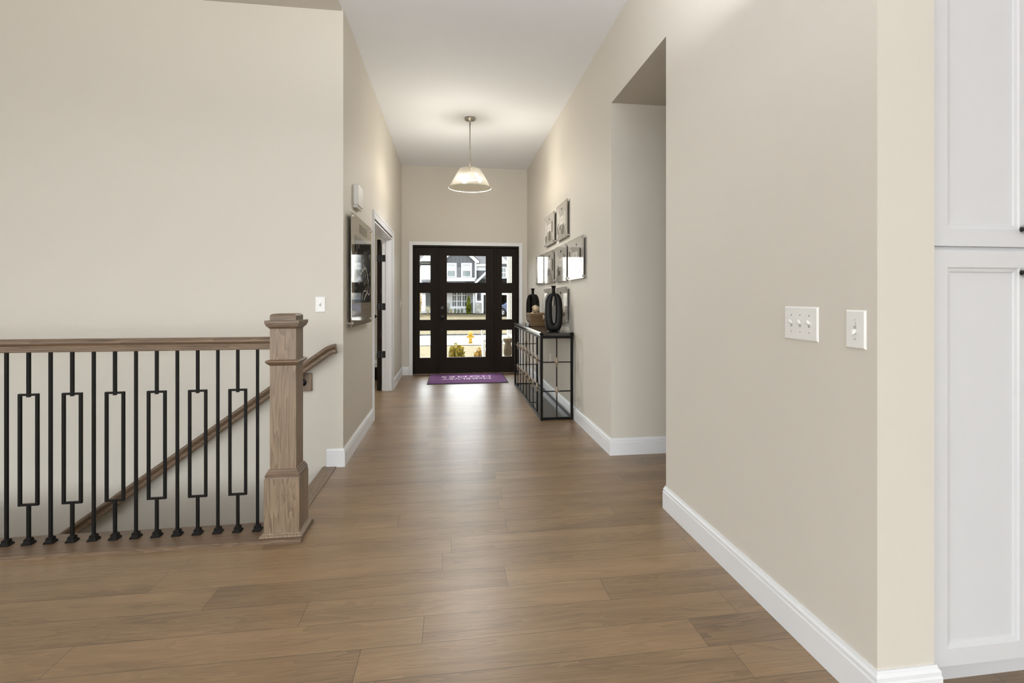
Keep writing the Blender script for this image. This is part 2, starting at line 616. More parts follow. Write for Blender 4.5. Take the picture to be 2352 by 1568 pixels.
def thing(name, loc, label, cat, group=None, kind=None):
    o = bpy.data.objects.new(name, None)
    o.empty_display_size = 0.1
    COL.objects.link(o)
    o.location = loc
    ORG[o.name] = Vector(loc)
    tag(o, label, cat, group, kind)
    return o

def tag(o, label=None, cat=None, group=None, kind=None):
    if label:
        o['label'] = label
    if cat:
        o['category'] = cat
    if group:
        o['group'] = group
    if kind:
        o['kind'] = kind
    return o

def struct(o, label, cat):
    return tag(o, label, cat, None, 'structure')

def copy_tree(o, parent=None):
    c = o.copy()
    COL.objects.link(c)
    if parent is not None:
        c.parent = parent
    ORG[c.name] = ORG[o.name]
    for ch in list(o.children):
        copy_tree(ch, c)
    return c

def B(*a, m=0):
    return MB().box(*a, m=m)

def text_mesh(name, body, size, mat, parent, mtx, extrude=0.0006, align='CENTER', spacing=1.0):
    cu = bpy.data.curves.new(name, 'FONT')
    cu.body = body
    cu.size = size
    cu.align_x = align
    cu.extrude = extrude
    cu.space_character = spacing
    t = bpy.data.objects.new(name, cu)
    COL.objects.link(t)
    dg = bpy.context.evaluated_depsgraph_get()
    me = bpy.data.meshes.new_from_object(t.evaluated_get(dg))
    bpy.data.objects.remove(t)
    me.transform(mtx)
    if parent is not None:
        me.transform(Matrix.Translation(-ORG[parent.name]))
    me.materials.clear()
    me.materials.append(mat)
    o = bpy.data.objects.new(name, me)
    COL.objects.link(o)
    o.parent = parent
    ORG[o.name] = ORG[parent.name] if parent else Vector()
    return o

# ------------------------------------------------------------------ room shell (hall axis = +Y)
XR, XL, YS, YF, H = 1.25, -0.785, 4.0, 8.6, 3.37
XRO = 1.443                                   # outer face of the near piece of the right wall
fl = MB()
def flat(x0, x1, y0, y1):
    fl.box(x0, x1, y0, y1, -0.25, 0.0)
flat(-6, 5, -10, 2.79)
flat(-0.84, 4.0, 2.79, 4.0)
flat(-6.0, -4.45, 3.03, 4.0)  # unseen floor past the stairs, added to keep light out of the stairwell
flat(-0.84, 1.25, 4.0, 8.60)
flat(-4.5, -0.84, 4.05, 8.60)
struct(fl.build('floor', M['floor']), 'brown oak plank floor running crosswise through the hall', 'floor')
ce = MB()
ce.box(-6, 5, -10, 2.92, H, H + 0.2)
ce.box(XL - 0.1, 1.443, 2.92, 8.75, H, H + 0.2)
ce.box(-6, XL - 0.1, 2.92, 8.75, H, H + 0.2)
struct(ce.build('ceiling', M['ceil']), 'smooth white ceiling over the hall', 'ceiling')
ce2 = B(1.443, 4.0, 2.92, 3.98, 2.775, 3.0)
struct(ce2.build('ceiling_passage', M['wall']), 'low ceiling of the side passage beyond the right opening', 'ceiling')
struct(B(-6, -0.795, 2.9, YS, H - 0.022, H).build('trim_1', M['wall']), 'beige soffit strip above the stairwell', 'soffit')
# right wall: near piece, head over the opening, far piece
wr = MB()
wr.box(XR, XRO, 1.382, 2.92, 0, H)
wr.box(XR, XRO, 2.92, 3.98, 2.775, H)
wr.box(XR, XRO, 3.98, YF + 0.15, 0, H)
struct(wr.build('wall_right', M['wall']), 'beige hall wall on the right with a tall square opening', 'wall')
wp = MB()
wp.box(XRO, 4.0, 3.98, 4.12, 0, 3.0)
wp.box(4.0, 4.12, 2.8, 4.12, 0, 3.0)
struct(wp.build('wall_passage', M['wall']), 'beige wall of the side passage beyond the right opening', 'wall')
struct(B(XRO, 5, 2.06, 2.92, 0, H).build('wall_kitchen', M['wall']), 'beige wall behind the white cabinet', 'wall')
# left wall with the study doorway
D0, D1, DH = 5.53, 7.20, 2.045
wl = MB()
wl.box(XL - 0.125, XL, YS + 0.12, D0, 0, H)
wl.box(XL - 0.125, XL, D0, D1, DH, H)
wl.box(XL - 0.125, XL, D1, YF + 0.15, 0, H)
struct(wl.build('wall_left', M['wall']), 'beige hall wall on the left with a study doorway', 'wall')
struct(B(-6, XL, YS, YS + 0.12, -3, H).build('wall_stair', M['wall']), 'large beige wall behind the stairs', 'wall')
# front wall with the entry opening
EX0, EX1, EZ = -0.612, 1.115, 2.095
wf = MB()
wf.box(XL, EX0, YF, YF + 0.15, 0, H)
wf.box(EX1, XR, YF, YF + 0.15, 0, H)
wf.box(EX0, EX1, YF, YF + 0.15, EZ, H)
struct(wf.build('wall_front', M['wall']), 'beige end wall around the front door', 'wall')
ws = MB()                                         # study outer walls, with a window gap in the front
ws.box(-4.62, -4.5, YS + 0.12, 8.75, 0, H)
ws.box(-4.5, -4.0, YF, 8.75, 0, H)
ws.box(-2.4, XL - 0.125, YF, 8.75, 0, H)
ws.box(-4.0, -2.4, YF, 8.75, 0, 0.8)
ws.box(-4.0, -2.4, YF, 8.75, 2.4, H)
struct(ws.build('wall_study', M['wall']), 'beige walls of the study beyond the left doorway', 'wall')
# great room behind the camera
wb = MB()
WX = ((-5.4, -2.6), (-2.0, 0.8), (1.4, 4.2))
xs = [-6] + [v for p in WX for v in p] + [5]
for a, b in zip(xs[0::2], xs[1::2]):
    wb.box(a, b, -10.15, -10, 0, H)
for a, b in WX:
    wb.box(a, b, -10.15, -10, 0, 0.45)
    wb.box(a, b, -10.15, -10, 2.9, H)
struct(wb.build('wall_back', M['wall']), 'beige wall with tall windows behind the viewer', 'wall')
wlr = MB()
WY = ((-9.2, -6.0), (-3.8, -0.6))
for a, b in ((-10, -9.2), (-6.0, -3.8)):
    wlr.box(-6.15, -6, a, b, 0, H)
wlr.box(-6.15, -6, -0.6, YS + 0.12, -3, H)
for a, b in WY:
    wlr.box(-6.15, -6, a, b, 0, 0.45)
    wlr.box(-6.15, -6, a, b, 2.9, H)
struct(wlr.build('wall_great_room', M['wall']), 'beige side wall of the room with the stairs', 'wall')
struct(B(5, 5.15, -10, 2.92, 0, H).build('wall_far_right', M['wall']), 'beige side wall beyond the cabinets', 'wall')
nwin = 0
def window(x0, x1, y0, y1, z0, z1, axis):
    global nwin
    nwin += 1
    f, g = MB(), MB()
    t = 0.06
    if axis == 'X':
        ym = (y0 + y1) / 2
        for a, b, c, d in ((x0, x0 + t, z0, z1), (x1 - t, x1, z0, z1), (x0 + t, x1 - t, z0, z0 + t), (x0 + t, x1 - t, z1 - t, z1), ((x0 + x1) / 2 - 0.03, (x0 + x1) / 2 + 0.03, z0 + t, z1 - t)):
            f.box(a, b, y0 + 0.02, y1 - 0.02, c, d)
        g.box(x0 + t, x1 - t, ym - 0.003, ym + 0.003, z0 + t, z1 - t)
    else:
        xm = (x0 + x1) / 2
        for a, b, c, d in ((y0, y0 + t, z0, z1), (y1 - t, y1, z0, z1), (y0 + t, y1 - t, z0, z0 + t), (y0 + t, y1 - t, z1 - t, z1), ((y0 + y1) / 2 - 0.03, (y0 + y1) / 2 + 0.03, z0 + t, z1 - t)):
            f.box(x0 + 0.02, x1 - 0.02, a, b, c, d)
        g.box(xm - 0.003, xm + 0.003, y0 + t, y1 - t, z0 + t, z1 - t)
    o = f.build('window_%d' % nwin, M['trim'])
    struct(o, 'white framed window', 'window')
    g.build('pane', M['glass'], o)
for a, b in WX:
    window(a, b, -10.15, -10, 0.45, 2.9, 'X')
for a, b in WY:
    window(-6.15, -6, a, b, 0.45, 2.9, 'Y')
window(-4.0, -2.4, YF, 8.75, 0.8, 2.4, 'X')

# stairs going down to the left behind the railing
st = MB()
for k in range(13):
    x1 = -0.90 - k * 0.265
    z = -0.188 * (k + 1)
    st.box(x1 - 0.265, x1, 3.03, YS, z - 0.6, z)
    st.box(x1 - 0.02, x1 + 0.02 - 0.02, 3.03, YS, z, z + 0.16)
struct(st.build('stairs', M['oaky']), 'brown wooden steps going down behind the railing', 'stairs')
struct(B(-6, -0.84, 2.79, 3.03, -3, -0.02).build('wall_stairwell', M['wall']), 'side of the stairwell under the railing', 'wall')
struct(B(-6.0, -0.9, 3.03, YS, -3.2, -3).build('floor_lower', M['floor']), 'lower floor at the foot of the stairs', 'floor')
nos = MB()
nos.prism([(-0.90, -0.188), (-0.84, -0.188), (-0.832, 0.0), (-0.832, 0.006), (-0.92, 0.006), (-0.932, 0.0), (-0.932, -0.018), (-0.90, -0.024)], lambda p, q, a: (p, a, q), 3.02, YS)
struct(nos.build('trim_2', M['oaky']), 'oak nosing board at the top of the stairs', 'nosing')

# baseboards
BB = [(0, 0), (0.015, 0), (0.015, 0.098), (0.0125, 0.104), (0.0125, 0.116), (0.007, 0.124), (0.005, 0.133), (0, 0.133)]
xy = lambda a, b, e: (a, b, e)
def bboard(name, path, label):
    mb = MB()
    mb.sweep(path, BB, xy)
    struct(mb.build(name, M['trim']), label, 'baseboard')
bboard('baseboard_right', [(XRO, 1.40), (XRO, 1.382), (XR, 1.382), (XR, 2.92), (1.30, 2.92)], 'white baseboard along the near right wall')
bboard('baseboard_opening', [(XR, YF), (XR, 3.98), (3.99, 3.98)][::-1], 'white baseboard along the far right wall and into the opening')
bboard('baseboard_left', [(XL, D0 - 0.09), (XL, YS), (-0.90, YS)], 'white baseboard between the stairs and the study doorway')
bboard('baseboard_far_left', [(EX0 - 0.06, YF), (XL, YF), (XL, D1 + 0.09)], 'white baseboard in the left corner by the front door')

# ------------------------------------------------------------------ study doorway casing and jamb
CAS = [(0, 0), (0.012, 0), (0.012, 0.008), (0.03, 0.012), (0.06, 0.014), (0.072, 0.02), (0.088, 0.02), (0.09, 0.0)]
ca = MB()
for xo, sgn in ((XL, 1), (XL - 0.125, -1)):
    mp = (lambda xo, sgn: (lambda a, b, e: (xo + sgn * e, a, b)))(xo, sgn)
    ca.sweep([(D1, 0), (D1, DH), (D0, DH), (D0, 0)], [(-d, e) for d, e in CAS], mp)
jt = 0.018
ca.box(XL - 0.125, XL, D0, D0 + jt, 0, DH)
ca.box(XL - 0.125, XL, D1 - jt, D1, 0, DH)
ca.box(XL - 0.125, XL, D0 + jt, D1 - jt, DH - jt, DH)
ca.box(XL - 0.075, XL - 0.04, D1 - jt - 0.012, D1 - jt, 0, DH - jt)
ca.box(XL - 0.075, XL - 0.04, D0 + jt, D0 + jt + 0.012, 0, DH - jt)
struct(ca.build('trim_3', M['trim']), 'white moulded casing and jamb of the study doorway', 'casing')

# open dark study door, folded back into the study
sdo = thing('door_2', (XL - 0.146, D1 - 0.005, 0), 'dark brown study door folded open beyond the left doorway', 'door', kind='structure')
ORG[sdo.name] = Vector((0, 0, 0))
sw, sh = 0.80, 2.02
f = MB()
for a, b, c, d in ((0, 0.11, 0.008, sh), (sw - 0.11, sw, 0.008, sh), (0.11, sw - 0.11, 0.008, 0.24), (0.11, sw - 0.11, sh - 0.11, sh), (0.11, sw - 0.11, 0.68, 0.76), (0.11, sw - 0.11, 1.30, 1.38)):
    f.box(a, b, 0, 0.046, c, d)
f.build('leaf', M['door'], sdo, bevel=0.002)
B(0.11, sw - 0.11, 0.020, 0.026, 0.24, sh - 0.11).build('pane', M['glass'], sdo)
kn = MB()
for s in (-1, 1):
    yy = 0.023 + s * 0.023
    kn.prism([(0.026 * math.cos(2 * PI * k / 20), 0.026 * math.sin(2 * PI * k / 20)) for k in range(20)], lambda p, q, a: (sw - 0.06 + p, a, 0.97 + q), yy, yy + s * 0.008)
    kn.prism([(0.010 * math.cos(2 * PI * k / 12), 0.010 * math.sin(2 * PI * k / 12)) for k in range(12)], lambda p, q, a: (sw - 0.06 + p, a, 0.97 + q), yy, yy + s * 0.04)
    prof = [(0.012, 0.030), (0.024, 0.036), (0.029, 0.046), (0.026, 0.056), (0.014, 0.062)]
    for k in range(len(prof) - 1):
        (r0, a0), (r1, a1) = prof[k], prof[k + 1]
        vs = [(sw - 0.06 + r * math.cos(2 * PI * j / 20), yy + s * a, 0.97 + r * math.sin(2 * PI * j / 20)) for r, a in ((r0, a0), (r1, a1)) for j in range(20)]
        kn.add(vs, [(j, (j + 1) % 20, 20 + (j + 1) % 20, 20 + j) for j in range(20)], 0, True)
kn.build('knob', M['black'], sdo)
for z in (0.487, 1.125, 1.770):
    h = MB()
    h.box(-0.001, 0.001, 0.002, 0.044, z - 0.045, z + 0.045)
    h.lathe([(0.007, -0.045), (0.007, 0.045)], (-0.006, 0.042, z), 12)
    h.build('hinge', M['black'], sdo)
sdo.rotation_euler = (0, 0, math.radians(96.5))
hj = MB()
for z in (0.487, 1.125, 1.770):
    hj.box(XL - 0.126, XL - 0.082, D1 - jt - 0.003, D1 - jt + 0.001, z - 0.045, z + 0.045)
tag(hj.build('trim_4', M['black'], bevel=0.0), 'black hinge leaves on the study door jamb', 'hinges', None, 'structure')
# low white topped cabinet standing deep in the study
lb = thing('low_cabinet', (-1.45, 8.3, 0), 'low dark cabinet with a white top seen through the study doorway', 'cabinet')
B(-1.95, -0.95, 8.13, 8.50, 0.0, 0.20).build('body', M['door'], lb, bevel=0.004)
B(-1.98, -0.93, 8.10, 8.53, 0.20, 0.265).build('top', M['trim'], lb, bevel=0.004)

# ------------------------------------------------------------------ front door unit
DY0, DY1 = 8.635, 8.685
dr = thing('door_1', (0.25, 8.66, 0), 'dark brown front door with three panes and matching sidelights', 'door', kind='structure')
fr = MB()
fr.box(EX0, EX0 + 0.025, 8.60, 8.75, 0, EZ)
fr.box(EX1 - 0.025, EX1, 8.60, 8.75, 0, EZ)
fr.box(EX0 + 0.025, EX1 - 0.025, 8.60, 8.75, EZ - 0.03, EZ)
fr.box(-0.239, -0.203, 8.612, 8.74, 0.02, EZ - 0.03)
fr.box(0.712, 0.748, 8.612, 8.74, 0.02, EZ - 0.03)
for a, b in ((EX0 + 0.02, EX0 + 0.040), (-0.250, -0.188), (0.698, 0.760), (EX1 - 0.040, EX1 - 0.02)):
    fr.box(a, b, DY1 + 0.001, 8.745, 0.02, EZ - 0.03)
fr.box(EX0 + 0.02, EX1 - 0.02, DY1 + 0.001, 8.744, EZ - 0.05, EZ - 0.02)
fr.box(EX0 + 0.02, EX1 - 0.02, DY1 + 0.001, 8.744, 0.018, 0.032)
fr.build('frame', M['door'], dr, bevel=0.003)
rows = [(0.258, 0.725), (0.875, 1.335), (1.48, 1.945)]
def leaf(name, x0, x1, p0, p1):
    m = MB()
    zb, zt = 0.022, EZ - 0.034
    m.box(x0, p0, DY0, DY1, zb, zt)
    m.box(p1, x1, DY0, DY1, zb, zt)
    zs = [zb] + [v for r in rows for v in r] + [zt]
    for a, b in zip(zs[0::2], zs[1::2]):
        m.box(p0, p1, DY0, DY1, a, b)
    o = m.build(name, M['door'], dr)
    for z0, z1 in rows:
        bd = MB()
        t = 0.012
        for a, b, c, d in ((p0, p0 + t, z0, z1), (p1 - t, p1, z0, z1), (p0 + t, p1 - t, z0, z0 + t), (p0 + t, p1 - t, z1 - t, z1)):
            bd.box(a - (0.004 if a == p0 else 0), b, DY0 + 0.006, DY1 - 0.006, c, d)
        g = B(p0 + t, p1 - t, 8.657, 8.663, z0 + t, z1 - t).build('pane', M['entry_glass'], dr)
        bd.build('glazing_bead', M['door'], g)
    return o
leaf('sidelight', EX0 + 0.026, -0.240, -0.515, -0.320)
leaf('sidelight', 0.749, EX1 - 0.026, 0.824, 1.016)
leaf('leaf', -0.200, 0.709, -0.079, 0.579)
B(EX0 + 0.02, EX1 - 0.02, 8.555, 8.76, 0.0, 0.020).build('sill', M['sill'], dr, bevel=0.004)
hk = MB()
def rosette(mb, x, z, prof, y):
    for k in range(len(prof) - 1):
        (r0, a0), (r1, a1) = prof[k], prof[k + 1]
        vs = [(x + r * math.cos(2 * PI * j / 24), y - a, z + r * math.sin(2 * PI * j / 24)) for r, a in ((r0, a0), (r1, a1)) for j in range(24)]
        mb.add(vs, [(j, (j + 1) % 24, 24 + (j + 1) % 24, 24 + j) for j in range(24)], 0, True)
rosette(hk, -0.143, 0.936, [(0.032, 0), (0.032, 0.006), (0.012, 0.009), (0.011, 0.03), (0.026, 0.036), (0.030, 0.048), (0.024, 0.060), (0.0, 0.063)], DY0)
hk.build('knob', M['black'], dr)
hk = MB()
rosette(hk, -0.143, 1.083, [(0.032, 0), (0.032, 0.008), (0.026, 0.014), (0.0, 0.014)], DY0)
hk.box(-0.150, -0.136, DY0 - 0.032, DY0 - 0.012, 1.070, 1.096)
hk.build('deadbolt', M['black'], dr)
hk = MB()
rosette(hk, -0.145, 0.718, [(0.010, 0), (0.010, 0.004), (0.0, 0.006)], DY0)
hk.build('lower_lock', M['black'], dr)
for z in (0.40, 1.05, 1.80):
    MB().lathe([(0.007, -0.05), (0.007, 0.05)], (0.711, DY0 - 0.006, z), 10).build('hinge', M['black'], dr)
# white flat casing of the front door
cf = MB()
for a, b, c, d in ((EX0 - 0.058, EX0, 0, EZ + 0.056), (EX1, EX1 + 0.058, 0, EZ + 0.056), (EX0, EX1, EZ, EZ + 0.056)):
    cf.box(a, b, YF - 0.018, YF, c, d)
struct(cf.build('trim_5', M['trim'], bevel=0.003), 'flat white casing around the front door', 'casing')

# ------------------------------------------------------------------ doormat
dm = thing('doormat', (0.24, 8.07, 0), 'purple doormat with pale lettering in front of the front door', 'doormat')
B(-0.345, 0.835, 7.60, 8.535, 0.0, 0.008).build('rubber_border', M['mat_edge'], dm, bevel=0.003)
B(-0.325, 0.815, 7.62, 8.515, 0.006, 0.014).build('pile', M['mat'], dm, bevel=0.003)
R180 = Matrix.Rotation(PI, 4, 'Z')
text_mesh('lettering', 'McKELVEY', 0.205, M['letter'], dm, Matrix.Translation((0.235, 8.075, 0.0146)) @ R180 @ Matrix.Diagonal((0.80, 1.0, 1, 1)))
text_mesh('lettering', 'HOMES', 0.205, M['letter'], dm, Matrix.Translation((0.235, 8.285, 0.0146)) @ R180 @ Matrix.Diagonal((1.0, 1.0, 1, 1)), spacing=1.25)

# ------------------------------------------------------------------ balustrade with newel
NX, NY, NH = -0.858, 2.915, 0.086
bal = thing('balustrade', (NX, NY, 0), 'black iron balustrade with oak handrail and square newel post', 'railing')
sp_ = MB()
PROF = [(2.780, 0.0), (2.780, 0.008), (2.786, 0.014), (2.790, 0.017), (3.020, 0.017), (3.032, 0.010), (3.032, -0.020), (3.028, -0.020), (3.026, 0.0)]
sp_.prism(PROF, lambda p, q, a: (a, p, q), -5.98, -0.752)
sp_.build('shoe_plate', M['oakx'], bal)
SZ = 0.017
nw = thing('newel_post', (NX, NY, 0), None, None)
nw.parent = bal
nw.location = (0, 0, 0)
ORG[nw.name] = Vector((NX, NY, 0))
base = MB()
base.sqlathe(NX, NY, [(0.105, SZ), (0.105, SZ + 0.006), (0.100, SZ + 0.011), (0.092, SZ + 0.014), (0.092, SZ + 0.018), (NH, SZ + 0.020), (NH, 0.312)])
base.build('base_box', M['oakz'], nw, bevel=0.0015)
bm_ = MB()
bm_.sqlathe(NX, NY, [(NH - 0.002, 0.312), (NH - 0.004, 0.318), (0.083, 0.320), (0.083, 0.330), (0.079, 0.334), (0.079, 0.339), (0.073, 0.347), (0.070, 0.354), (0.0645, 0.356)])
bm_.build('base_moulding', M['oakx'], nw)
MB().sqlathe(NX, NY, [(0.0645, 0.352), (0.0645, 1.085)]).build('shaft', M['oakz'], nw, bevel=0.0015)
MB().sqlathe(NX, NY, [(0.0645, 0.888), (0.068, 0.892), (0.074, 0.897), (0.080, 0.904), (0.083, 0.908), (0.083, 0.912), (0.078, 0.916), (0.066, 0.919)]).build('collar', M['oakx'], nw)
MB().sqlathe(NX, NY, [(0.0645, 1.078), (0.068, 1.080), (0.071, 1.086), (0.078, 1.090), (0.078, 1.095), (0.082, 1.097), (0.082, 1.103), (0.085, 1.105), (0.085, 1.121), (0.0645, 1.1215), (0.0645, 1.146), (0.060, 1.152), (0.050, 1.155)]).build('cap', M['oakx'], nw, bevel=0.001)
RY = 2.925
rail = MB()
RP = [(-0.026, 0.968), (0.026, 0.968), (0.028, 0.972), (0.028, 0.977), (0.024, 0.980), (0.024, 0.984), (0.021, 0.990), (0.022, 0.999), (0.028, 1.006), (0.031, 1.012), (0.031, 1.020), (0.026, 1.028), (0.014, 1.032), (-0.014, 1.032), (-0.026, 1.028), (-0.031, 1.020), (-0.031, 1.012), (-0.028, 1.006), (-0.022, 0.999), (-0.021, 0.990), (-0.024, 0.984), (-0.024, 0.980), (-0.028, 0.977), (-0.028, 0.972)]
rail.prism(RP, lambda p, q, a: (a, RY + p, q), -5.98, NX - 0.0645)
rail.build('handrail', M['oakx'], bal)
b2 = 0.0066
def shoe(mb, x):
    mb.sqlathe(x, RY, [(0.021, SZ), (0.021, SZ + 0.006), (0.013, SZ + 0.017), (0.0145, SZ + 0.018), (0.0145, SZ + 0.024), (0.010, SZ + 0.030)])
BX0 = -1.007
bars = []
xx = []
for k in range(20):
    x = BX0 - 0.0970 * k
    xx.append(x)
def straight(x):
    m = MB()
    m.box(x - b2, x + b2, RY - b2, RY + b2, SZ + 0.02, 0.970)
    o = m.build('baluster', M['iron'], bal, bevel=0.001)
    s = MB()
    shoe(s, x)
    s.build('shoe', M['iron'], o)
    return o
def framed(x):
    m = MB()
    m.box(x - b2, x + b2, RY - b2, RY + b2, SZ + 0.02, 0.215)
    m.box(x - b2, x + b2, RY - b2, RY + b2, 0.745, 0.970)
    hw = 0.0445
    t = 0.0122
    m.box(x - hw, x - hw + t, RY - b2, RY + b2, 0.208, 0.760)
    m.box(x + hw - t, x + hw, RY - b2, RY + b2, 0.208, 0.760)
    m.box(x - hw, x + hw, RY - b2 + 0.001, RY + b2 - 0.001, 0.206, 0.2165)
    m.box(x - hw, x + hw, RY - b2 + 0.001, RY + b2 - 0.001, 0.7515, 0.762)
    o = m.build('framed_baluster', M['iron'], bal)
    s = MB()
    shoe(s, x)
    s.build('shoe', M['iron'], o)
    return o
p0, p1 = straight(xx[0]), framed(xx[1])
for k in range(2, 20):
    src, x = (p0, xx[0]) if k % 2 == 0 else (p1, xx[1])
    c = copy_tree(src, bal)
    c.location = (xx[k] - x, 0, 0)

# ------------------------------------------------------------------ handrail on the stair wall
hr = thing('wall_handrail', (-0.85, YS, 0.93), 'brown wooden handrail sloping down along the stair wall', 'handrail')
sl = 0.720
ang = math.atan(sl)
HP = [(-0.026, -0.036), (0.024, -0.036), (0.026, -0.031), (0.021, -0.024), (0.020, -0.008), (0.027, 0.004), (0.030, 0.014), (0.027, 0.024), (0.015, 0.031), (-0.012, 0.031), (-0.024, 0.026), (-0.028, 0.014), (-0.024, 0.004), (-0.020, -0.008), (-0.021, -0.024), (-0.027, -0.031)]
cz = lambda x: 0.928 - 0.0385 + sl * (x + 0.835)
pts = []
x = -4.2
while x < -0.885:
    pts.append((x, cz(x), ang))
    x += 0.2
pts.append((-0.885, cz(-0.885), ang))
for k in range(1, 7):
    a = ang * (1 - 0.8 * k / 6.0)
    px, pz, _ = pts[-1]
    pts.append((px + 0.011 * math.cos(a), pz + 0.011 * math.sin(a), a))
HYC = YS - 0.060
vs, fs = [], []
for i, (px, pz, a) in enumerate(pts):
    for p, q in HP:
        vs.append((px - q * math.sin(a), HYC - p, pz + q * math.cos(a)))
k = len(HP)
for i in range(len(pts) - 1):
    for j in range(k):
        fs.append((i * k + j, i * k + (j + 1) % k, (i + 1) * k + (j + 1) % k, (i + 1) * k + j))
fs += [tuple(range(k - 1, -1, -1)), tuple(range((len(pts) - 1) * k, len(pts) * k))]
MB().add(vs, fs).build('rail', M['oakx'], hr)
for bx in (-1.062, -2.7):
    ro = B(bx - 0.055, bx + 0.062, YS - 0.019, YS, cz(bx) - 0.165, cz(bx) - 0.035).build('rosette', M['oakz'], hr, bevel=0.004)
    bk = MB()
    zc = cz(bx)
    bk.lathe([(0.026, 0), (0.026, 0.006)], (0, 0, 0), 20)
    bk.v = [(bx + a[0], YS - 0.019 - a[2], zc - 0.10 + a[1]) for a in bk.v]
    bk.tube([(bx, YS - 0.02, zc - 0.10), (bx, YS - 0.045, zc - 0.098), (bx, YS - 0.058, zc - 0.082), (bx, YS - 0.060, zc - 0.042)], 0.007, 10)
    bk.build('bracket', M['black'], hr)

# ------------------------------------------------------------------ switch plates and small wall fittings
def plate(name, origin, udir, w_, h_, label, cat, toggles=(0.0,), up_pos=True, slider=False, outlet=False, group=None):
    """wall plate; udir = direction of plate width on the wall, normal = udir x Z turned into the room"""
    u = Vector(udir)
    nrm = Vector((u.y, -u.x, 0))
    o = Vector(origin)
    t = thing(name, origin, label, cat, group)
    def mp(p, q, e):
        return o + u * p + nrm * e + Vector((0, 0, q))
    m = MB()
    hw, hh = w_ / 2, h_ / 2
    rect = lambda s: [(-hw + s, -hh + s), (hw - s, -hh + s), (hw - s, hh - s), (-hw + s, hh - s)]
    vs = [mp(p, q, 0) for p, q in rect(0)] + [mp(p, q, 0.002) for p, q in rect(0)] + [mp(p, q, 0.006) for p, q in rect(0.005)]
    fs = [(3, 2, 1, 0), (8, 9, 10, 11)]
    for k in range(2):
        for i in range(4):
            a, b = k * 4 + i, k * 4 + (i + 1) % 4
            fs.append((a, b, b + 4, a + 4))
    m.add(vs, fs)
    m.build('plate', M['plate'], t, bevel=0.0012)
    def cube(nm, p0, p1, q0, q1, e0, e1, mat, par=t, q_tip=None):
        b = MB()
        dz = q_tip or 0.0
        vs = [mp(p0, q0, e0), mp(p1, q0, e0), mp(p1, q1, e0), mp(p0, q1, e0), mp(p0, q0 + dz, e1), mp(p1, q0 + dz, e1), mp(p1, q1 + dz, e1), mp(p0, q1 + dz, e1)]
        b.add(vs, [(3, 2, 1, 0), (4, 5, 6, 7), (0, 1, 5, 4), (1, 2, 6, 5), (2, 3, 7, 6), (3, 0, 4, 7)])
        return b.build(nm, mat, par)
    for k, tx in enumerate(toggles):
        if outlet:
            for s in (-1, 1):
                f = cube('socket', tx - 0.017, tx + 0.017, s * 0.020 - 0.014, s * 0.020 + 0.014, 0.005, 0.0075, M['plate'])
                for p in (-0.0065, 0.0065):
                    cube('slot', tx + p - 0.001, tx + p + 0.001, s * 0.020 - 0.002, s * 0.020 + 0.007, 0.0074, 0.0078, M['slot'], f)
        else:
            cube('slot', tx - 0.0055, tx + 0.0055, -0.0125, 0.0125, 0.0058, 0.0064, M['slot'])
            uu = up_pos[k] if isinstance(up_pos, (list, tuple)) else up_pos
            cube('toggle', tx - 0.0045, tx + 0.0045, -0.006 + (0.003 if uu else -0.003), 0.006 + (0.003 if uu else -0.003), 0.005, 0.019, M['plate'], q_tip=(0.007 if uu else -0.007))
        if not outlet:
            for s in (-1, 1):
                cube('screw', tx - 0.0022, tx + 0.0022, s * 0.030 - 0.0022, s * 0.030 + 0.0022, 0.0058, 0.0066, M['chrome'])
    if slider:
        cube('dimmer_slot', 0.001, 0.004, 0.014, 0.024, 0.0058, 0.0064, M['slot'])
    return t
plate('light_switch', (XR, 1.720, 1.144), (0, -1, 0), 0.181, 0.122, 'wide white plate with three toggle switches on the near right wall', 'light switch', (0.048, 0.0, -0.048), [True, True, True])
plate('light_switch', (XR, 1.4615, 1.138), (0, -1, 0), 0.081, 0.121, 'narrow white single toggle plate near the wall corner at right', 'light switch', (0.0,), False, True)
plate('light_switch', (-0.945, YS, 1.190), (1, 0, 0), 0.074, 0.115, 'small white switch plate on the stair wall above the wooden handrail', 'light switch', (0.0,), True)
plate('light_switch', (XL, 8.36, 1.145), (0, 1, 0), 0.11, 0.115, 'white switch plate on the left wall by the front door corner', 'light switch', (-0.023, 0.023), True)
plate('wall_outlet', (XR, 6.52, 0.47), (0, -1, 0), 0.072, 0.115, 'white outlet low on the right wall behind the console table', 'outlet', (0.0,), outlet=True)

ch = thing('door_chime', (XL, 4.60, 2.00), 'white plastic door chime box high on the left wall', 'door chime')
c = MB()
def rrect(hw, hh, r, n=6):
    out = []
    for cx_, cy_, a0 in ((hw - r, hh - r, 0), (-hw + r, hh - r, PI / 2), (-hw + r, -hh + r, PI), (hw - r, -hh + r, 1.5 * PI)):
        for k in range(n + 1):
            a = a0 + PI / 2 * k / n
            out.append((cx_ + r * math.cos(a), cy_ + r * math.sin(a)))
    return out
c.prism(rrect(0.115, 0.088, 0.03), lambda p, q, a: (a, 4.50 + p, 2.075 + q), XL, XL + 0.045)
c.build('cover', M['plate'], ch, bevel=0.008)
c = MB()
c.prism(rrect(0.105, 0.010, 0.006), lambda p, q, a: (a, 4.50 + p, 1.983 + q), XL, XL + 0.035)
c.build('sound_grille', M['plate'], ch, bevel=0.002)

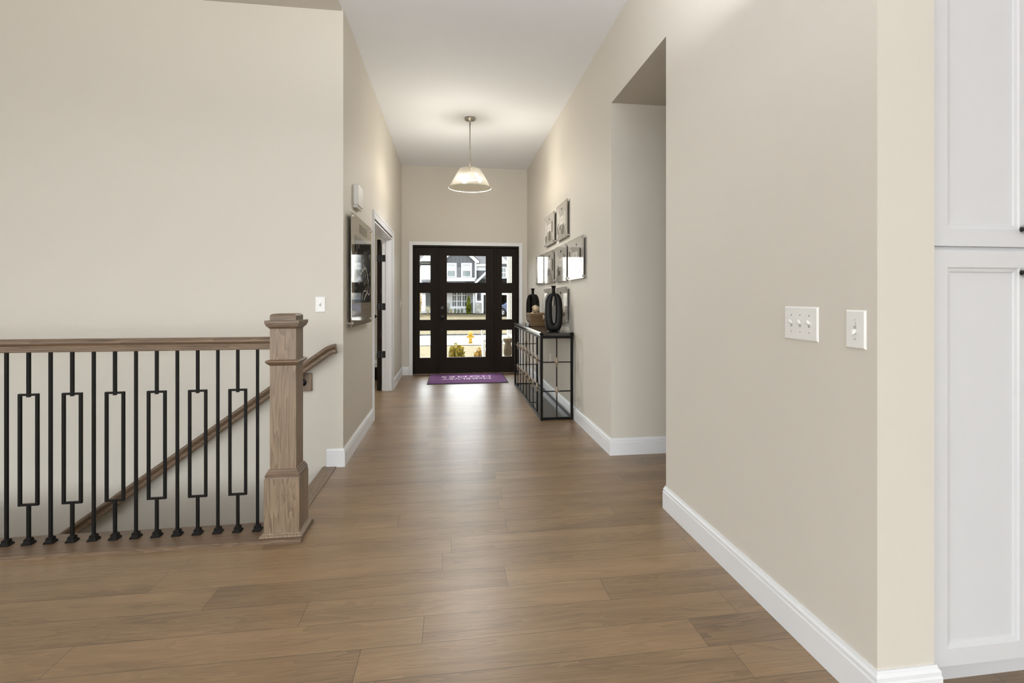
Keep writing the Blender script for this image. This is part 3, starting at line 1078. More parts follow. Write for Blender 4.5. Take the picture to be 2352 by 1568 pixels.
# ------------------------------------------------------------------ left wall poster
def standoffs(t, pts, xw, xp, s):
    for y, z in pts:
        m = MB()
        seg = 16
        for r, a0, a1 in ((0.010, xw, xp), (0.011, xp, xp + s * 0.009)):
            m.prism([(r * math.cos(2 * PI * k / seg), r * math.sin(2 * PI * k / seg)) for k in range(seg)], lambda p, q, a: (a, y + p, z + q), a0, a1, smooth=False)
        m.build('standoff', M['chrome'], t)
PY0, PY1, PZ0, PZ1, PX = 4.130, 5.125, 1.013, 1.898, -0.748
po = thing('community_map_poster', (PX, 4.63, 1.0), 'large grey poster with a dark map on the left wall', 'poster')
B(PX - 0.006, PX, PY0, PY1, PZ0, PZ1).build('panel', M['poster'], po, bevel=0.001)
mp_ = MB()
MY0, MY1, MZ0, MZ1 = 4.245, 5.065, 1.20, 1.735
mp_.box(PX, PX + 0.0005, MY0, MY1, MZ0, MZ1)
mo = mp_.build('map', M['poster_map'], po)
ln = MB()
def ribbon(pts, wd, x=PX + 0.0007):
    P = [Vector(p) for p in pts]
    L, R = [], []
    for i in range(len(P)):
        t = (P[min(i + 1, len(P) - 1)] - P[max(i - 1, 0)]).normalized()
        nn = Vector((-t.y, t.x)) * wd / 2
        L.append(P[i] + nn)
        R.append(P[i] - nn)
    vs = [(x, a.x, a.y) for a in L] + [(x, a.x, a.y) for a in R]
    n = len(P)
    ln.add(vs, [(i, i + 1, n + i + 1, n + i) for i in range(n - 1)])
def curve(pts, sub=8):
    out = []
    P = [Vector(p) for p in pts]
    for i in range(len(P) - 1):
        a, b, c_, d = P[max(i - 1, 0)], P[i], P[i + 1], P[min(i + 2, len(P) - 1)]
        for k in range(sub):
            t = k / sub
            out.append(0.5 * ((2 * b) + (c_ - a) * t + (2 * a - 5 * b + 4 * c_ - d) * t * t + (3 * b - a - 3 * c_ + d) * t ** 3))
    out.append(P[-1])
    return out
ribbon(curve([(4.30, 1.60), (4.38, 1.50), (4.52, 1.44), (4.62, 1.47), (4.78, 1.50), (4.88, 1.44), (4.92, 1.36), (4.90, 1.30), (4.78, 1.26), (4.70, 1.22)]), 0.016)
ribbon(curve([(4.33, 1.70), (4.35, 1.62), (4.31, 1.54), (4.34, 1.47)]), 0.012)
ribbon(curve([(4.60, 1.22), (4.66, 1.29), (4.80, 1.30), (4.98, 1.27), (5.03, 1.33)]), 0.012)
rr = random.Random(3)
for _ in range(46):
    y, z = rr.uniform(4.27, 5.03), rr.uniform(1.22, 1.66)
    ribbon([(y, z), (y + 0.001, z + rr.uniform(0.014, 0.034))], 0.012)
ln.build('road_lines', M['poster_line'], mo, recalc=False)
text_mesh('title', 'RIVERDALE', 0.105, M['poster_text'], po, Matrix.Translation((PX + 0.0008, 4.66, 1.775)) @ Matrix.Rotation(PI / 2, 4, 'Z') @ Matrix.Rotation(PI / 2, 4, 'X') @ Matrix.Diagonal((0.82, 1, 1, 1)), 0.0003)
standoffs(po, [(PY0 + 0.03, PZ0 + 0.03), (PY0 + 0.03, PZ1 - 0.03), (PY1 - 0.03, PZ0 + 0.03), (PY1 - 0.03, PZ1 - 0.03)], XL, PX, 1)

# ------------------------------------------------------------------ right wall photo panels
GX = 1.222
def photo_panel(yf, yn, z0, z1, label, seed, group='clear-mounted photo panels on the right wall'):
    """yf: end toward the front door, yn: end toward the viewer"""
    t = thing('photo_panel', (GX, (yf + yn) / 2, z0), label, 'wall picture', group)
    B(GX, GX + 0.006, yn, yf, z0, z1).build('panel', M['print3'], t, bevel=0.001)
    r = random.Random(seed)
    m = MB()
    W_, H_ = yf - yn, z1 - z0
    lay = [0]
    def poly(pts, g):
        lay[0] += 1
        x = GX - 0.0003 - 0.00012 * lay[0]
        m.add([(x, yf - W_ * p, z0 + H_ * q) for p, q in pts], [tuple(range(len(pts)))], g)
    mg = 0.02
    bx0, bx1, by0, by1 = r.uniform(.28, .42), r.uniform(.58, .74), r.uniform(.36, .44), r.uniform(.62, .72)
    poly([(mg, mg), (1 - mg, mg), (bx1, by0), (bx0, by0)], 3)
    poly([(mg, 1 - mg), (bx0, by1), (bx1, by1), (1 - mg, 1 - mg)], 4)
    poly([(mg, mg), (bx0, by0), (bx0, by1), (mg, 1 - mg)], 5)
    poly([(1 - mg, mg), (1 - mg, 1 - mg), (bx1, by1), (bx1, by0)], 4)
    poly([(bx0, by0), (bx1, by0), (bx1, by1), (bx0, by1)], 6)
    cx0 = (bx0 + bx1) / 2
    poly([(cx0 - .07, by0 + .06), (cx0 + .07, by0 + .06), (cx0 + .07, by1 - .05), (cx0 - .07, by1 - .05)], 5)
    for k in range(4):       # plank seams
        a = k / 4 + .1
        poly([(a, mg), (a + .012, mg), (bx0 + (bx1 - bx0) * a + .003, by0), (bx0 + (bx1 - bx0) * a, by0)], 2)
    for k in range(5):       # furniture blocks
        a, wd = r.uniform(.06, .78), r.uniform(.07, .18)
        b, hh = r.uniform(.10, .42), r.uniform(.08, .26)
        poly([(a, b), (a + wd, b + .02), (a + wd, b + hh), (a, b + hh - .02)], r.choice((0, 1, 1, 2)))
    for k in range(2):       # openings on the side walls
        a = r.uniform(.04, bx0 - .12) if k == 0 else r.uniform(bx1 + .04, .88)
        poly([(a, .34), (a + .08, .38), (a + .08, .70), (a, .74)], r.choice((1, 2, 6)))
    a = r.uniform(.4, .6)
    poly([(a - .05, .86), (a + .05, .86), (a + .03, .80), (a - .03, .80)], 1)
    m.build('photo', [M['print%d' % i] for i in range(7)], t, recalc=False)
    c_ = 0.022
    standoffs(t, [(yn + c_, z0 + c_), (yn + c_, z1 - c_), (yf - c_, z0 + c_), (yf - c_, z1 - c_)], XR, GX, -1)
    return t
PH = [(6.80, 6.14, 1.905, 2.29, 'top-row photo panel, the one nearer the front door'),
      (5.99, 5.44, 1.895, 2.30, 'top-row photo panel, the one nearer the viewer'),
      (7.49, 6.88, 1.430, 1.832, 'middle-row photo panel farthest from the viewer, nearest the front door'),
      (6.81, 6.18, 1.430, 1.828, 'middle-row photo panel, second from the front door end'),
      (6.10, 5.48, 1.425, 1.830, 'middle-row photo panel, third from the front door end'),
      (5.40, 4.755, 1.425, 1.832, 'middle-row photo panel nearest the viewer, end of the row'),
      (6.81, 6.18, 0.968, 1.362, 'bottom-row photo panel behind the basket, farther from the viewer'),
      (6.10, 5.44, 0.968, 1.362, 'bottom-row photo panel behind the near black vase')]
for i, a in enumerate(PH):
    photo_panel(*a, seed=11 + i)

# ------------------------------------------------------------------ console table
TX0, TX1, TY0, TY1, TZ = 0.893, 1.240, 5.200, 7.40, 0.885
TX1 = 1.232
ct = thing('console_table', ((TX0 + TX1) / 2, (TY0 + TY1) / 2, 0), 'long black metal console table with gridded sides against the right wall', 'console table')
lg = 0.026
legs = []
for x in (TX0, TX1 - lg):
    for y in (TY0, TY1 - lg):
        m = MB()
        m.box(x, x + lg, y, y + lg, 0, 0.862)
        cxx, cyy = x + lg / 2, y + lg / 2
        m.lathe([(0.016, 0.862), (0.021, 0.868), (0.021, 0.876), (0.014, 0.886), (0.006, 0.890)], (cxx, cyy, 0), 16)
        m.build('leg', M['table_iron'], ct, bevel=0.002)
fr = MB()
for z0, z1 in ((0.004, 0.028), (0.828, 0.856)):
    fr.box(TX0 + lg, TX1 - lg, TY0 + 0.002, TY0 + lg - 0.002, z0, z1)
    fr.box(TX0 + lg, TX1 - lg, TY1 - lg + 0.002, TY1 - 0.002, z0, z1)
    fr.box(TX0 + 0.002, TX0 + lg - 0.002, TY0 + lg, TY1 - lg, z0, z1)
    fr.box(TX1 - lg + 0.002, TX1 - 0.002, TY0 + lg, TY1 - lg, z0, z1)
fr.build('frame', M['table_iron'], ct, bevel=0.002)
tp = MB()
tp.box(TX0 + 0.024, TX1 - 0.024, TY0 + 0.004, TY1 - 0.004, 0.850, 0.8849)
tp.box(TX0 + 0.001, TX0 + 0.024, TY0 + 0.03, TY1 - 0.03, 0.852, 0.876)
tp.box(TX1 - 0.024, TX1 - 0.001, TY0 + 0.03, TY1 - 0.03, 0.852, 0.876)
M['table_top'] = pbr('dark_glossy_top', (0.03, 0.027, 0.026), 0.12, 0.0, var=0.1, spec=0.7)
tp.build('tabletop', M['table_top'], ct, bevel=0.002)
B(TX0 + lg, TX1 - lg, TY0 + lg, TY1 - lg, 0.014, 0.020).build('lower_shelf', M['shelf'], ct)
def knot(mb, c, along):
    c = Vector(c)
    mb.lathe([(0.0072, -0.048), (0.0100, -0.038), (0.0105, -0.020), (0.0140, -0.012), (0.0155, 0.0), (0.0140, 0.012), (0.0105, 0.020), (0.0100, 0.038), (0.0072, 0.048)], c, 12)
    a = Vector(along) * 0.024
    mb.tube([c - a, c + a], 0.0085, 8)
HZs = (0.292, 0.587)
def grid_side(name, p0, p1, ncol, fixed, axis):
    m = MB()
    kn_ = []
    step = (p1 - p0) / ncol
    r = 0.0052
    for k in range(1, ncol):
        q = p0 + step * k
        if axis == 'Y':
            m.box(fixed - r, fixed + r, q - r, q + r, 0.02, 0.84)
        else:
            m.box(q - r, q + r, fixed - r, fixed + r, 0.02, 0.84)
        for z in HZs:
            kb = MB()
            knot(kb, (fixed, q, z) if axis == 'Y' else (q, fixed, z), (0, 1, 0) if axis == 'Y' else (1, 0, 0))
            kn_.append(kb)
    for z in HZs:
        if axis == 'Y':
            m.box(fixed - r, fixed + r, p0, p1, z - r, z + r)
        else:
            m.box(p0, p1, fixed - r, fixed + r, z - r, z + r)
    o = m.build(name, M['table_iron'], ct)
    for kb in kn_:
        kb.build('wrapped_knot', M['knot'], o)
grid_side('front_grid', TY0 + lg, TY1 - lg, 8, TX0 + lg / 2, 'Y')
grid_side('end_grid', TX0 + lg, TX1 - lg, 2, TY0 + lg / 2, 'X')
grid_side('end_grid', TX0 + lg, TX1 - lg, 2, TY1 - lg / 2, 'X')

# ------------------------------------------------------------------ things on the console
def vase(loc, rot, label):
    t = MB()
    N, S = 64, 18
    vs, fs = [], []
    def se(a, n):
        c_, s_ = math.cos(a), math.sin(a)
        return math.copysign(abs(c_) ** (2 / n), c_), math.copysign(abs(s_) ** (2 / n), s_)
    for i in range(N):
        a = 2 * PI * i / N
        ox, oz = se(a, 4.2)
        zz = 0.203 + 0.203 * oz
        taper = 0.90 + 0.12 * math.sin(PI * min(1, max(0, zz / 0.406)) * 0.95 + 0.15)
        if zz > 0.30:
            taper -= 0.16 * ((zz - 0.30) / 0.106) ** 2
        O = Vector((0.094 * ox * taper, zz))
        ix, iz = math.cos(a), math.sin(a)
        I = Vector((0.0195 * math.copysign(abs(ix) ** 0.9, ix), 0.232 + 0.146 * iz))
        cen, hv = (O + I) / 2, (O - I) / 2
        for k in range(S):
            b = 2 * PI * k / S
            c_, s_ = se(b, 3.6)
            q = cen + hv * c_
            d = 0.047 * s_
            vs.append((q.x, d, max(q.y, 0.0)))
    for i in range(N):
        for k in range(S):
            a, b = i * S + k, i * S + (k + 1) % S
            c_, d = ((i + 1) % N) * S + k, ((i + 1) % N) * S + (k + 1) % S
            fs.append((a, b, d, c_))
    t.add(vs, fs, 0, True)
    t.lathe([(0.030, 0.392), (0.024, 0.404), (0.0185, 0.416), (0.0185, 0.452), (0.021, 0.466), (0.027, 0.480), (0.0285, 0.4845), (0.020, 0.4845), (0.014, 0.465), (0.013, 0.43)], (0, 0, 0), 28)
    o = t.build('vase', M['vase'])
    o.location = loc
    o.rotation_euler = (0, 0, rot)
    tag(o, label, 'vase', 'black slotted vases on the console')
    return o
vase((1.082, 5.475, TZ), math.radians(-4), 'tall black vase with a slot, standing at the near end of the console')
vase((1.100, 7.02, TZ), math.radians(-52), 'tall black vase behind the basket at the far end of the console')

bk = thing('basket', (1.10, 6.58, TZ), 'brown woven rectangular basket between the two black vases', 'basket')
m = MB()
def rloop(hx, hy, r, n=5):
    return [(1.088 + p, 6.58 + q) for p, q in rrect(hx, hy, r, n)]
for k in range(9):
    z = TZ + 0.0125 + k * 0.0160
    s = 0.100 + 0.0008 * k
    m.tube([(p, q, z + 0.002 * math.sin(9 * p + 23 * q + k * 2)) for p, q in rloop(s, s + 0.065, 0.03)], 0.0098, 8, closed=True)
m.box(0.998, 1.178, 6.425, 6.735, TZ, TZ + 0.010)
m.build('body', M['basket'], bk)
m = MB()
m.tube([(p, q, TZ + 0.152) for p, q in rloop(0.108, 0.172, 0.03)], 0.012, 8, closed=True)
m.build('rim', M['basket'], bk)
m = MB()
for dx in (0.045, 0.085):
    m.tube([(1.088 + dx, 6.392, TZ + 0.14), (1.088 + dx + 0.008, 6.388, TZ + 0.115), (1.088 + dx - 0.006, 6.388, TZ + 0.085)], [0.008, 0.010, 0.005], 8)
m.build('tie', M['rope'], bk)
rp = MB()
rr = random.Random(5)
def blob(c, R, turns, r):
    pts = []
    for k in range(turns * 24):
        a = 2 * PI * k / 24
        th = a * 0.37 + 1.3
        pts.append((c[0] + R * math.cos(a) * math.cos(th), c[1] + R * math.sin(a) * 0.9, c[2] + R * math.cos(a) * math.sin(th)))
    rp.tube(pts, r, 8)
blob((1.055, 6.50, TZ + 0.215), 0.044, 7, 0.0085)
blob((1.035, 6.53, TZ + 0.135), 0.040, 5, 0.010)
blob((1.085, 6.62, TZ + 0.125), 0.050, 5, 0.012)
rp.tube([(1.09 + 0.052 * math.cos(k * 0.5), 6.58 + 0.11 * math.sin(k * 0.5), TZ + 0.022 + 0.0022 * k) for k in range(52)], 0.012, 8)
tag(rp.build('rope_garland', M['rope'], org=(1.1, 6.58, TZ)), 'pale knotted rope garland heaped in the woven basket', 'rope')
hc = thing('card_holder', (0.955, 6.55, TZ), 'small clear card holder at the aisle side of the basket', 'card holder')
m = MB()
m.box(0.930, 0.972, 6.46, 6.57, TZ, TZ + 0.004)
m.box(0.966, 0.970, 6.46, 6.57, TZ + 0.004, TZ + 0.075)
m.box(0.932, 0.936, 6.46, 6.57, TZ + 0.004, TZ + 0.040)
m.build('holder', M['acrylic'], hc)
m = MB()
for k in range(4):
    m.box(0.940 + 0.006 * k, 0.943 + 0.006 * k, 6.468, 6.562, TZ + 0.0045, TZ + 0.060 - 0.004 * k)
m.build('cards', M['plate'], hc)

sg = thing('tabletop_sign', (1.14, 5.78, TZ), 'grey slanted sign propped behind the near black vase', 'sign')
m = MB()
tilt = lambda p, q, a: (p, 5.72 + a + 0.30 * q, TZ + q)
m.prism([(1.065, 0.0), (1.205, 0.0), (1.172, 0.265), (1.065, 0.265)], tilt, 0.0, 0.006)
m.build('face', M['sign'], sg, bevel=0.001)
m = MB()
m.prism([(5.74, 0.0), (5.92, 0.0), (5.80, 0.22)], lambda p, q, a: (a, p, TZ + q), 1.12, 1.124)
m.build('easel_back', M['sign'], sg)

# ------------------------------------------------------------------ pendant lamp
M['rimglass'] = pbr('frosted_glass_rim', (0.85, 0.83, 0.76), 0.3)
def pendant(PXc, PYc, power, label):
    pl = thing('pendant_lamp', (PXc, PYc, H), label, 'pendant lamp')
    m = MB()
    m.lathe([(0.062, 0.0), (0.062, -0.022), (0.056, -0.028), (0.014, -0.030), (0.010, -0.050), (0.006, -0.056)], (PXc, PYc, H), 32)
    m.build('canopy', M['nickel'], pl)
    MB().lathe([(0.0065, 2.74), (0.0065, H - 0.045)], (PXc, PYc, 0), 14).build('rod', M['nickel'], pl)
    m = MB()
    prof = [(0.250, 2.540), (0.236, 2.566), (0.200, 2.632), (0.160, 2.705), (0.138, 2.742), (0.122, 2.762), (0.100, 2.773), (0.060, 2.779), (0.014, 2.780)]
    inn = [(max(r - 0.004, 0.010), z - 0.003) for r, z in prof]
    m.lathe(prof + inn[::-1] + [prof[0]], (PXc, PYc, 0), 64, cap=False)
    m.build('glass_shade', M['shade'], pl)
    m = MB()
    m.tube([(PXc + 0.252 * math.cos(2 * PI * k / 64), PYc + 0.252 * math.sin(2 * PI * k / 64), 2.541) for k in range(64)], 0.004, 8, closed=True)
    m.build('shade_rim', M['rimglass'], pl)
    m = MB()
    m.lathe([(0.012, 2.785), (0.012, 2.69), (0.050, 2.668), (0.058, 2.640), (0.056, 2.630), (0.0, 2.630)], (PXc, PYc, 0), 28, cap=False)
    for k in range(3):
        a = PI / 2 + 2 * PI * k / 3 + 0.6
        m.tube([(PXc + 0.03 * math.cos(a), PYc + 0.03 * math.sin(a), 2.65), (PXc + 0.085 * math.cos(a), PYc + 0.085 * math.sin(a), 2.650)], 0.017, 14)
    m.build('socket_cluster', M['nickel'], pl)
    for k in range(3):
        a = PI / 2 + 2 * PI * k / 3 + 0.6
        c_ = (PXc + 0.118 * math.cos(a), PYc + 0.118 * math.sin(a), 2.648)
        MB().lathe([(0.001, -0.031), (0.016, -0.027), (0.027, -0.014), (0.031, 0.0), (0.027, 0.014), (0.016, 0.027), (0.001, 0.031)], c_, 20).build('bulb', M['bulb'], pl)
        lamp('bulb_light', 'POINT', (c_[0], c_[1], c_[2] - 0.045), (0, 0, 0), power, (1.0, 0.98, 0.955), 0.03)
pendant(0.222, 6.22, 16.0, 'glass cone pendant lamp hanging from the hall ceiling by the front door')

# unseen bowls added to house the fill lamps
for (x, y, z, pw), lb in zip(FILL_LIGHTS, ('bowl lamp added as fill at the near end of the hall', 'bowl lamp added as fill in the middle of the great room', 'bowl lamp added as fill in the great room near the stairs')):
    bl = thing('fill_lamp_bowl', (x, y, H), lb, 'pendant lamp', 'added fill lamps')
    m = MB()
    pf = [(0.02, -0.115), (0.16, -0.105), (0.30, -0.065), (0.39, 0.0), (0.42, 0.045)]
    m.lathe(pf + [(r - 0.006, q + 0.004) for r, q in pf[::-1]], (x, y, z), 40, cap=False)
    m.build('bowl', M['nickel'], bl)
    m = MB()
    m.lathe([(0.006, z - 0.11), (0.006, H - 0.02)], (x, y, 0), 12)
    m.build('rod', M['nickel'], bl)
    m = MB()
    m.lathe([(0.06, H - 0.025), (0.06, H)], (x, y, 0), 24)
    m.build('canopy', M['nickel'], bl)

# ------------------------------------------------------------------ white pantry cabinet
CY, CX0, CW = 1.400, XRO + 0.006, 0.754
pc = thing('pantry_cabinet', (CX0 + CW / 2, CY + 0.3, 0), 'tall white panelled pantry cabinet at the right edge', 'cabinet')
m = MB()
m.box(CX0, CX0 + CW, CY + 0.020, 2.05, 0.105, 2.62)
m.box(CX0, CX0 + CW, CY + 0.080, 2.05, 0.0, 0.105)
m.build('body', M['cab'], pc)
def cab_door(x0, x1, z0, z1, knob_z, knob_right):
    m = MB()
    y0, y1 = CY, CY + 0.020
    t = 0.057
    m.box(x0, x0 + t, y0, y1, z0, z1)
    m.box(x1 - t, x1, y0, y1, z0, z1)
    m.box(x0 + t, x1 - t, y0, y1, z0, z0 + 0.053)
    m.box(x0 + t, x1 - t, y0, y1, z1 - 0.053, z1)
    a0, a1, c0, c1 = x0 + t, x1 - t, z0 + 0.053, z1 - 0.053
    pr = [(0.0, 0.0), (0.004, 0.004), (0.013, 0.006), (0.016, 0.009), (0.016, 0.010), (0.020, 0.0105)]
    vs, fs = [], []
    for s, d in pr:
        vs += [(a0 + s, y0 + d, c0 + s), (a1 - s, y0 + d, c0 + s), (a1 - s, y0 + d, c1 - s), (a0 + s, y0 + d, c1 - s)]
    for k in range(len(pr) - 1):
        for i in range(4):
            p_, q_ = k * 4 + i, k * 4 + (i + 1) % 4
            fs.append((p_, q_, q_ + 4, p_ + 4))
    e = (len(pr) - 1) * 4
    fs.append((e, e + 1, e + 2, e + 3))
    m.add(vs, fs)
    m.box(a0, a1, y0 + 0.012, y1, c0, c1)
    d = m.build('door', M['cab'], pc)
    kx = x1 - 0.050 if knob_right else x0 + 0.050
    k_ = MB()
    rosette(k_, kx, knob_z, [(0.008, 0), (0.006, 0.004), (0.006, 0.012), (0.014, 0.017), (0.0155, 0.023), (0.012, 0.029), (0.0, 0.030)], y0)
    k_.build('knob', M['black'], d)
g = 0.0015
mid = CX0 + CW / 2
for x0, x1, r_ in ((CX0 + 0.002, mid - 0.0015, True), (mid + 0.0015, CX0 + CW - 0.002, False)):
    cab_door(x0, x1, 0.106, 1.384, 1.316, r_)
    cab_door(x0, x1, 1.396, 2.60, 1.452, r_)
m = MB()
m.sweep([(CX0 - 0.002, CY + 0.02), (CX0 + CW, CY + 0.02)], [(0, 2.62), (-0.02, 2.62), (-0.04, 2.67), (-0.055, 2.70), (0, 2.70)], xy)
m.build('crown_moulding', M['cab'], pc)

# ------------------------------------------------------------------ outside: ground
def gz(y):
    pts = [(8.9, -0.15), (10.6, -0.15), (10.62, -0.32), (28.9, -1.26), (29.0, -1.40), (37.0, -1.40), (37.1, -1.27), (54.0, -0.30), (75.0, -0.2)]
    for (a, za), (b, zb) in zip(pts, pts[1:]):
        if a <= y <= b:
            return za + (zb - za) * (y - a) / (b - a)
    return pts[-1][1] if y > 75 else pts[0][1]
def ground(name, y0, y1, mat, label, x0=-45, x1=45, dz=0.0, n=1):
    m = MB()
    ys = [y0 + (y1 - y0) * k / n for k in range(n + 1)]
    for a, b in zip(ys, ys[1:]):
        m.add([(x0, a, gz(a) + dz), (x1, a, gz(a) + dz), (x1, b, gz(b) + dz), (x0, b, gz(b) + dz)], [(0, 1, 2, 3)])
    struct(m.build(name, mat), label, name.replace('_', ' '))
B(-6.5, 6.5, 8.75, 10.6, -0.45, -0.15).build('porch_slab', M['concrete'])
struct(bpy.data.objects['porch_slab'], 'pale concrete porch slab outside the front door', 'porch')
ground('front_lawn', 10.62, 28.9, M['lawn'], 'dormant tan lawn sloping down from the house')
ground('sidewalk', 26.4, 28.2, M['concrete'], 'pale sidewalk on the near side of the street', dz=0.03)
struct(B(-45, 45, 28.85, 29.05, -1.5, -1.25).build('curb', M['curb']), 'grey curb on the near side of the street', 'curb')
m = MB()
m.add([(-45, 29.0, -1.36), (45, 29.0, -1.36), (45, 33.0, -1.29), (-45, 33.0, -1.29), (45, 37.0, -1.36), (-45, 37.0, -1.36)], [(0, 1, 2, 3), (3, 2, 4, 5)])
struct(m.build('street', M['concrete']), 'pale concrete street in front of the house', 'street')
struct(B(-45, 45, 36.95, 37.15, -1.5, -1.26).build('curb_far', M['curb']), 'grey curb on the far side of the street', 'curb')
m = MB()
m.add([(-45, 37.1, -1.27), (45, 37.1, -1.27), (45, 54.0, -0.30), (-45, 54.0, -0.30), (-45, 80, -0.2), (45, 80, -0.2)], [(0, 1, 2, 3), (3, 2, 5, 4)])
struct(m.build('lawn_across', M['lawn']), 'tan lawn of the house across the street', 'lawn')
ground('sidewalk_far', 39.2, 40.4, M['concrete'], 'pale sidewalk on the far side of the street', dz=0.03)
m = MB()
m.add([(6.2, 37.0, gz(37.1) + 0.05), (14.5, 37.0, gz(37.1) + 0.05), (14.5, 53.4, gz(53.4) + 0.05), (6.2, 53.4, gz(53.4) + 0.05)], [(0, 1, 2, 3)])
struct(m.build('driveway', M['concrete']), 'pale driveway leading to the open garage across the street', 'driveway')

def at(u, v, Y):
    """point of the photographed view on the plane at distance Y along the hall axis -> (x, z)"""
    s_, c_ = math.sin(TH), math.cos(TH)
    a, b = (u - CX) / FPX, (HZ - v) / FPX
    t = Y / (c_ - a * s_)
    return ((s_ + a * c_) * t, EYE + b * t)

# ------------------------------------------------------------------ house across the street
HY = 55.0
hs = thing('house', (2.0, 58.0, -0.3), 'white and grey house across the street seen through the front door', 'house')
def P(u, v, Y=HY):
    return at(u, v, Y)
def hbox(mb, u0, u1, v0, v1, y0, y1, m=0):
    a, b = P(u0, v1, y0), P(u1, v0, y0)
    mb.box(a[0], b[0], y0, y1, a[1], b[1], m)
def hpoly(mb, pts, y0, y1, m=0):
    mb.prism([P(u, v, y0) for u, v in pts], lambda p, q, a: (p, a, q), y0, y1, m)
m = MB(); hbox(m, 930, 1096, 600, 722, 55.3, 63.0); m.build('main_wall', M['wlap'], hs)
m = MB()                                    # main roof: slope rising away from the street
a, b = P(915, 606, 54.9), P(1215, 606, 54.9)
m.add([(a[0], 54.9, a[1]), (b[0], 54.9, b[1]), (b[0], 60.5, a[1] + 4.1), (a[0], 60.5, a[1] + 4.1), (a[0], 66.0, a[1]), (b[0], 66.0, b[1]),
       (a[0], 54.9, a[1] - .12), (b[0], 54.9, b[1] - .12), (a[0], 66.0, a[1] - .12), (b[0], 66.0, b[1] - .12)],
      [(0, 1, 2, 3), (3, 2, 5, 4), (6, 8, 9, 7), (0, 6, 7, 1), (4, 5, 9, 8), (0, 3, 4), (1, 5, 2), (0, 4, 8, 6), (1, 7, 9, 5)])
m.build('main_roof', M['roof'], hs)
m = MB(); hbox(m, 1093, 1215, 607, 611, 54.75, 54.95); m.build('fascia', M['xwhite'], hs)
m = MB(); hbox(m, 1093, 1215, 611, 621, 55.1, 55.3); m.build('frieze', M['xwhite'], hs)
m = MB(); hbox(m, 1093, 1215, 620, 675, 55.2, 55.5); m.build('side_wall', M['lap'], hs)
# gabled bay with two windows
m = MB()
hpoly(m, [(1017.5, 640), (1090.7, 640), (1090.7, 596), (1054, 566), (1017.5, 596)], 54.6, 60.0)
m.build('gable_wall', M['board'], hs)
for s in (-1, 1):
    m = MB()
    hpoly(m, [(1054, 556.5), (1054 + s * 47.5, 599.0), (1054 + s * 45.5, 604.5), (1054 + s * 40, 603), (1054, 566.5)][:: -s], 54.25, 54.6)
    m.build('rake_board', M['xwhite'], hs)
    m = MB()
    a, b, c_ = P(1054, 555.5, 54.2), P(1054 + s * 48.5, 599, 54.2), 61.0
    m.add([(a[0], 54.2, a[1]), (b[0], 54.2, b[1]), (b[0], c_, b[1]), (a[0], c_, a[1]), (a[0], 54.2, a[1] - .1), (b[0], 54.2, b[1] - .1), (b[0], c_, b[1] - .1), (a[0], c_, a[1] - .1)],
          [(0, 1, 2, 3), (4, 7, 6, 5), (0, 4, 5, 1), (1, 5, 6, 2), (2, 6, 7, 3), (3, 7, 4, 0)])
    m.build('gable_roof', M['roof'], hs)
    m = MB()
    u = 1054 + s * 38.4
    hbox(m, u - 1.9, u + 1.9, 598, 646, 54.5, 54.9)
    m.build('corner_board', M['xwhite'], hs)
m = MB(); hbox(m, 1013.8, 1094, 637.5, 645.3, 54.45, 54.9); m.build('band_board', M['xwhite'], hs)
m = MB()
a, b = P(965, 672, 53.0), P(1094, 672, 53.0)
t = P(965, 645, 54.6)[1]
m.add([(a[0], 53.0, a[1]), (b[0], 53.0, b[1]), (b[0], 54.9, t), (a[0], 54.9, t), (a[0], 54.9, a[1]), (b[0], 54.9, b[1])], [(0, 1, 2, 3), (0, 4, 5, 1), (0, 3, 4), (1, 5, 2), (4, 3, 2, 5)])
m.build('porch_roof', M['roof'], hs)
def hwindow(u0, u1, v0, v1, Y, lower=True, cols=1, rows=2, frame=3.6, mat='xdark', blind=True):
    f = MB()
    hbox(f, u0, u0 + frame, v0, v1, Y - 0.10, Y + 0.05)
    hbox(f, u1 - frame, u1, v0, v1, Y - 0.10, Y + 0.05)
    hbox(f, u0 + frame, u1 - frame, v0, v0 + frame, Y - 0.10, Y + 0.05)
    hbox(f, u0 + frame, u1 - frame, v1 - frame * 0.9, v1, Y - 0.10, Y + 0.05)
    for k in range(1, rows):
        vm = v0 + (v1 - v0) * k / rows
        hbox(f, u0 + frame, u1 - frame, vm - 0.7, vm + 0.9, Y - 0.08, Y + 0.05)
    for k in range(1, cols):
        um = u0 + (u1 - u0) * k / cols
        hbox(f, um - 0.4, um + 0.4, v0 + frame, v1 - frame, Y - 0.06, Y + 0.05)
    o = f.build('window', M['xwhite'], hs)
    g = MB()
    hbox(g, u0 + frame, u1 - frame, v0 + frame, v1 - frame * 0.9, Y - 0.02, Y + 0.04)
    g.build('pane', M[mat], o)
    if blind:
        g = MB()
        hbox(g, u0 + frame, u1 - frame, v0 + frame + 0.8, v0 + (v1 - v0) * 0.5 - 0.7, Y - 0.03, Y)
        g.build('blind', M['blind'], o)
for du in (-1, 1):
    uc = 1054 + du * 17.6
    hwindow(uc - 12.2, uc + 12.2, 603.8, 638, 54.55, mat='xglass')
